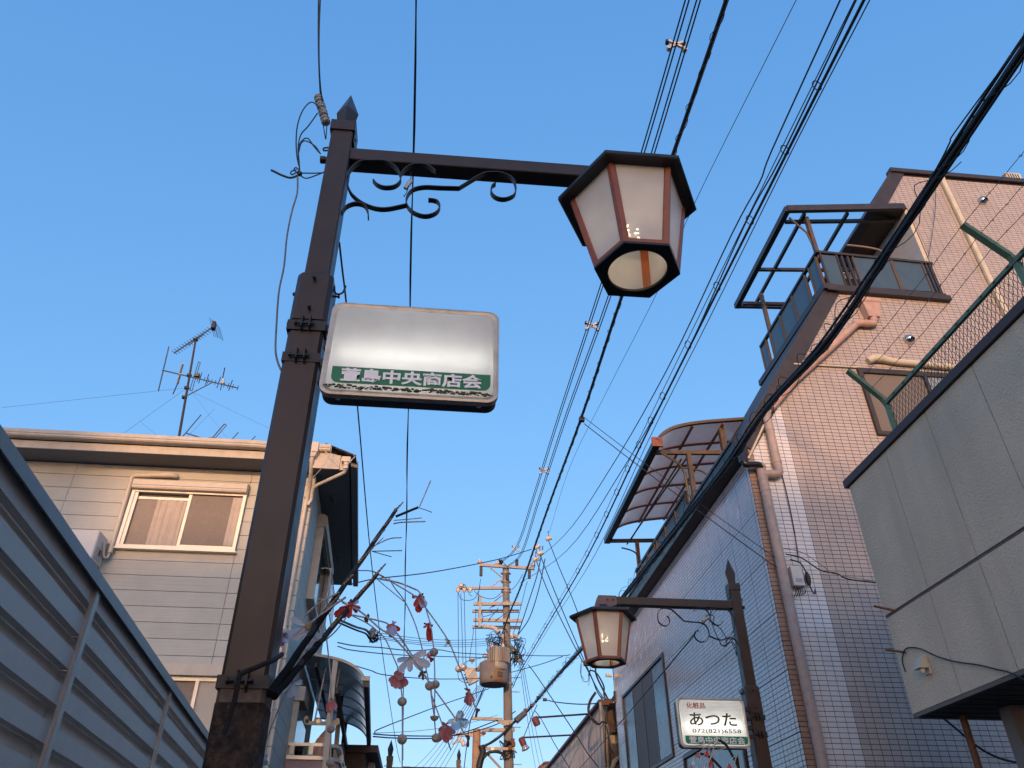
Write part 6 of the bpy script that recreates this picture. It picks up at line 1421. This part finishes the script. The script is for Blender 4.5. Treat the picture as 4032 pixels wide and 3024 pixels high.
# wires over the front of the tiled building
cable('wall_wire', 'bundle of thin wires from the meter box across the tiles to the grey building', [V((4.22,FY-.1,5.25)),V((4.40,FY-.12,5.20)),V((4.62,FY-.10,5.06)),V((4.80,FY-.12,5.02)),hy(3340,2280,8.4),hy(3470,2297,8.2)], .008, cable_m)
cable('wall_wire', 'second thin wire from the pipe across the tiles', [V((4.18,FY-.15,5.30)),V((4.42,FY-.14,5.26)),V((4.66,FY-.12,5.10)),hy(3290,2262,8.45),hy(3470,2292,8.2)], .004, grey_wire)
cable('wall_wire', 'dark wire running down the pale tile strip beside the pipe', [V((4.42,FY-.02,6.9)),V((4.45,FY-.02,6.2)),V((4.44,FY-.02,5.6)),V((4.40,FY-.03,5.2))], .006, cable_m)
cable('wall_wire', 'black cable drooping across the tiles under the grey overhang', [hy(3695,2812,8.3),hy(3760,2865,8.3),hy(3850,2940,8.3),hy(3935,2985,8.3),hy(4040,3010,8.3)], .012, cable_m)
cable('roof_wire', 'thin vertical wire hanging on the upper pink wall', [hy(3684,730,8.5),hy(3682,830,8.5),hy(3665,960,8.5),hy(3655,1010,8.5)], .005, wire_m)
# leads gathered on the shed column
sc_ = thing('cable_tangle', tuple(hy(2385,2770,17.9)), 'tangle of black service cables on top of the shed corner column', 'wiring')
tang = [[(2440,2628),(2445,2690),(2405,2760)],[(2415,2600),(2340,2560),(2318,2700)],[(2345,2625),(2350,2665),(2395,2755)],[(2318,2660),(2325,2640),(2350,2652),(2377,2700),(2378,2735),(2390,2765)],[(2344,2725),(2322,2760),(2316,2800),(2335,2838),(2358,2852),(2372,2842),(2392,2848)],[(2347,2728),(2325,2765),(2320,2810),(2340,2835),(2356,2850)],[(2395,2770),(2410,2760),(2418,2740),(2425,2725)],[(2390,2765),(2400,2772),(2412,2765),(2420,2750)],[(2392,2850),(2400,2900),(2408,2940),(2420,2960)],[(2388,2770),(2392,2840),(2398,2900),(2405,3000)],[(2380,2770),(2385,2860),(2384,2960),(2388,3020)],[(2290,2600),(2285,2640),(2295,2680),(2315,2682),(2318,2660)],[(2292,2615),(2288,2655),(2300,2676)]]
for k, q in enumerate(tang):
    m = MB(); m.tube(curve([hy(x,y,17.8) for x,y in q],5), (.016,.006,.02,.018,.02,.016,.014,.012,.016,.012,.012,.007,.006)[k], 6); m.build('cable_loop', cable_m if k not in (8,) else grey_wire, sc_)
m = MB()
for x, y in ((2385,2768),(2398,2762),(2310,2612)):
    q = hy(x,y,17.8); m.bbox(q.x-.07,q.x+.07,q.y-.05,q.y+.05,q.z-.05,q.z+.05)
m.build('terminal_blocks', rusty, sc_, kind='stuff')
wb = thing('wall_bracket', tuple(hy(2425,2720,17.3)), 'pale cable bracket on the far edge of the lavender tiled wall', 'bracket')
m = MB(); q0, q1 = hy(2421,2680,17.2), hy(2425,2720,17.2); m.beam(q0,q1,.06,.06,(0,1,0)); m.build('bracket_arm', cream, wb)
m = MB(); q = hy(2427,2745,17.2); m.bbox(q.x-.05,q.x+.05,q.y-.05,q.y+.05,q.z-.12,q.z+.12); m.build('bracket_box', black_m, wb)
m = MB(); m.beam(hy(2385,2659,17.25),hy(2410,2660,17.25),.06,.06); m.build('bracket_tip', galv, wb)
# aerial guy wires
for k, (a, b, lb) in enumerate(((ap(500,905),ap(-1500,1120),'faint guy wire running left from the rooftop aerial'),(ap(500,912),ap(-230,1440),'faint guy wire descending left from the rooftop aerial'),(ap(0,1268),ap(230,1455),'faint guy wire crossing low left of the aerial mast'),(ap(565,945),ap(985,1495),'faint guy wire descending right from the rooftop aerial'),(ap(565,945),ap(1400,1340),'faint guy wire running right toward the lamp post'),(ap(815,1132),ap(485,1470),'faint guy wire slanting back down to the roof'))):
    cable('guy_wire', lb, [a, b], .0022, grey_wire, sm=0, n=4)
# down leads on the pole
for k, q in enumerate(([(160,410),(165,900),(168,1310)],[(195,410),(210,900),(222,1295)],[(235,410),(245,900),(258,1305)],[(372,600),(372,900),(376,1320),(380,1660)],[(430,240),(415,340),(395,520)],[(345,820),(340,900),(310,1100),(298,1210)],[(205,320),(240,305),(270,370),(295,420),(330,450)],[(165,410),(200,480),(280,495),(360,470),(405,385)],[(355,385),(420,440),(520,475),(600,465),(670,410)],[(460,690),(550,665),(640,620)],[(525,725),(600,640),(640,580)],[(605,735),(700,670),(780,610)],[(435,620),(455,690),(445,770)],[(640,20),(690,40),(740,85)],[(930,180),(870,290),(800,370)],[(985,270),(960,350),(950,400),(870,720),(815,900)],[(160,1340),(170,1430),(235,1470)],[(215,1310),(240,1240),(310,1205),(440,1180)],[(430,1330),(415,1410),(375,1440)],[(330,1330),(390,1300),(430,1275)])):
    m = MB(); m.tube(curve([U(x,y,-.25) for x,y in q],5), .009, 5); m.build('down_lead', wire_m, up_)

# wiring on the second lamp's scrollwork
w2 = thing('loose_wiring', tuple(hy(2780,2500,7.85)), 'thin loose wires and small insulator on the second lamp scrollwork', 'wiring')
m = MB(); m.lathe(hy(2774,2440,7.86),(.7,0,.6),[(.012,-.03),(.026,-.026),(.016,-.008),(.026,0),(.016,.01),(.026,.026),(.012,.03)],12); m.build('spool', mat('yellowed porcelain', (.42,.38,.25), .3, var=.2), w2)
for q in ([(2778,2432),(2800,2450),(2812,2480),(2830,2520),(2850,2545),(2870,2528),(2895,2500)],[(2775,2428),(2795,2420),(2812,2430),(2806,2450)],[(2805,2448),(2840,2480),(2860,2510),(2885,2520)],[(2830,2512),(2840,2540),(2862,2538),(2882,2525)],[(2880,2528),(2895,2560),(2900,2580)],[(2884,2526),(2898,2550),(2902,2578)],[(2857,2510),(2858,2528)],[(2800,2418),(2798,2400),(2802,2390)]):
    m = MB(); m.tube(curve([hy(x,y,7.85) for x,y in q],5), .0045, 6); m.build('wire', wire_m, w2)
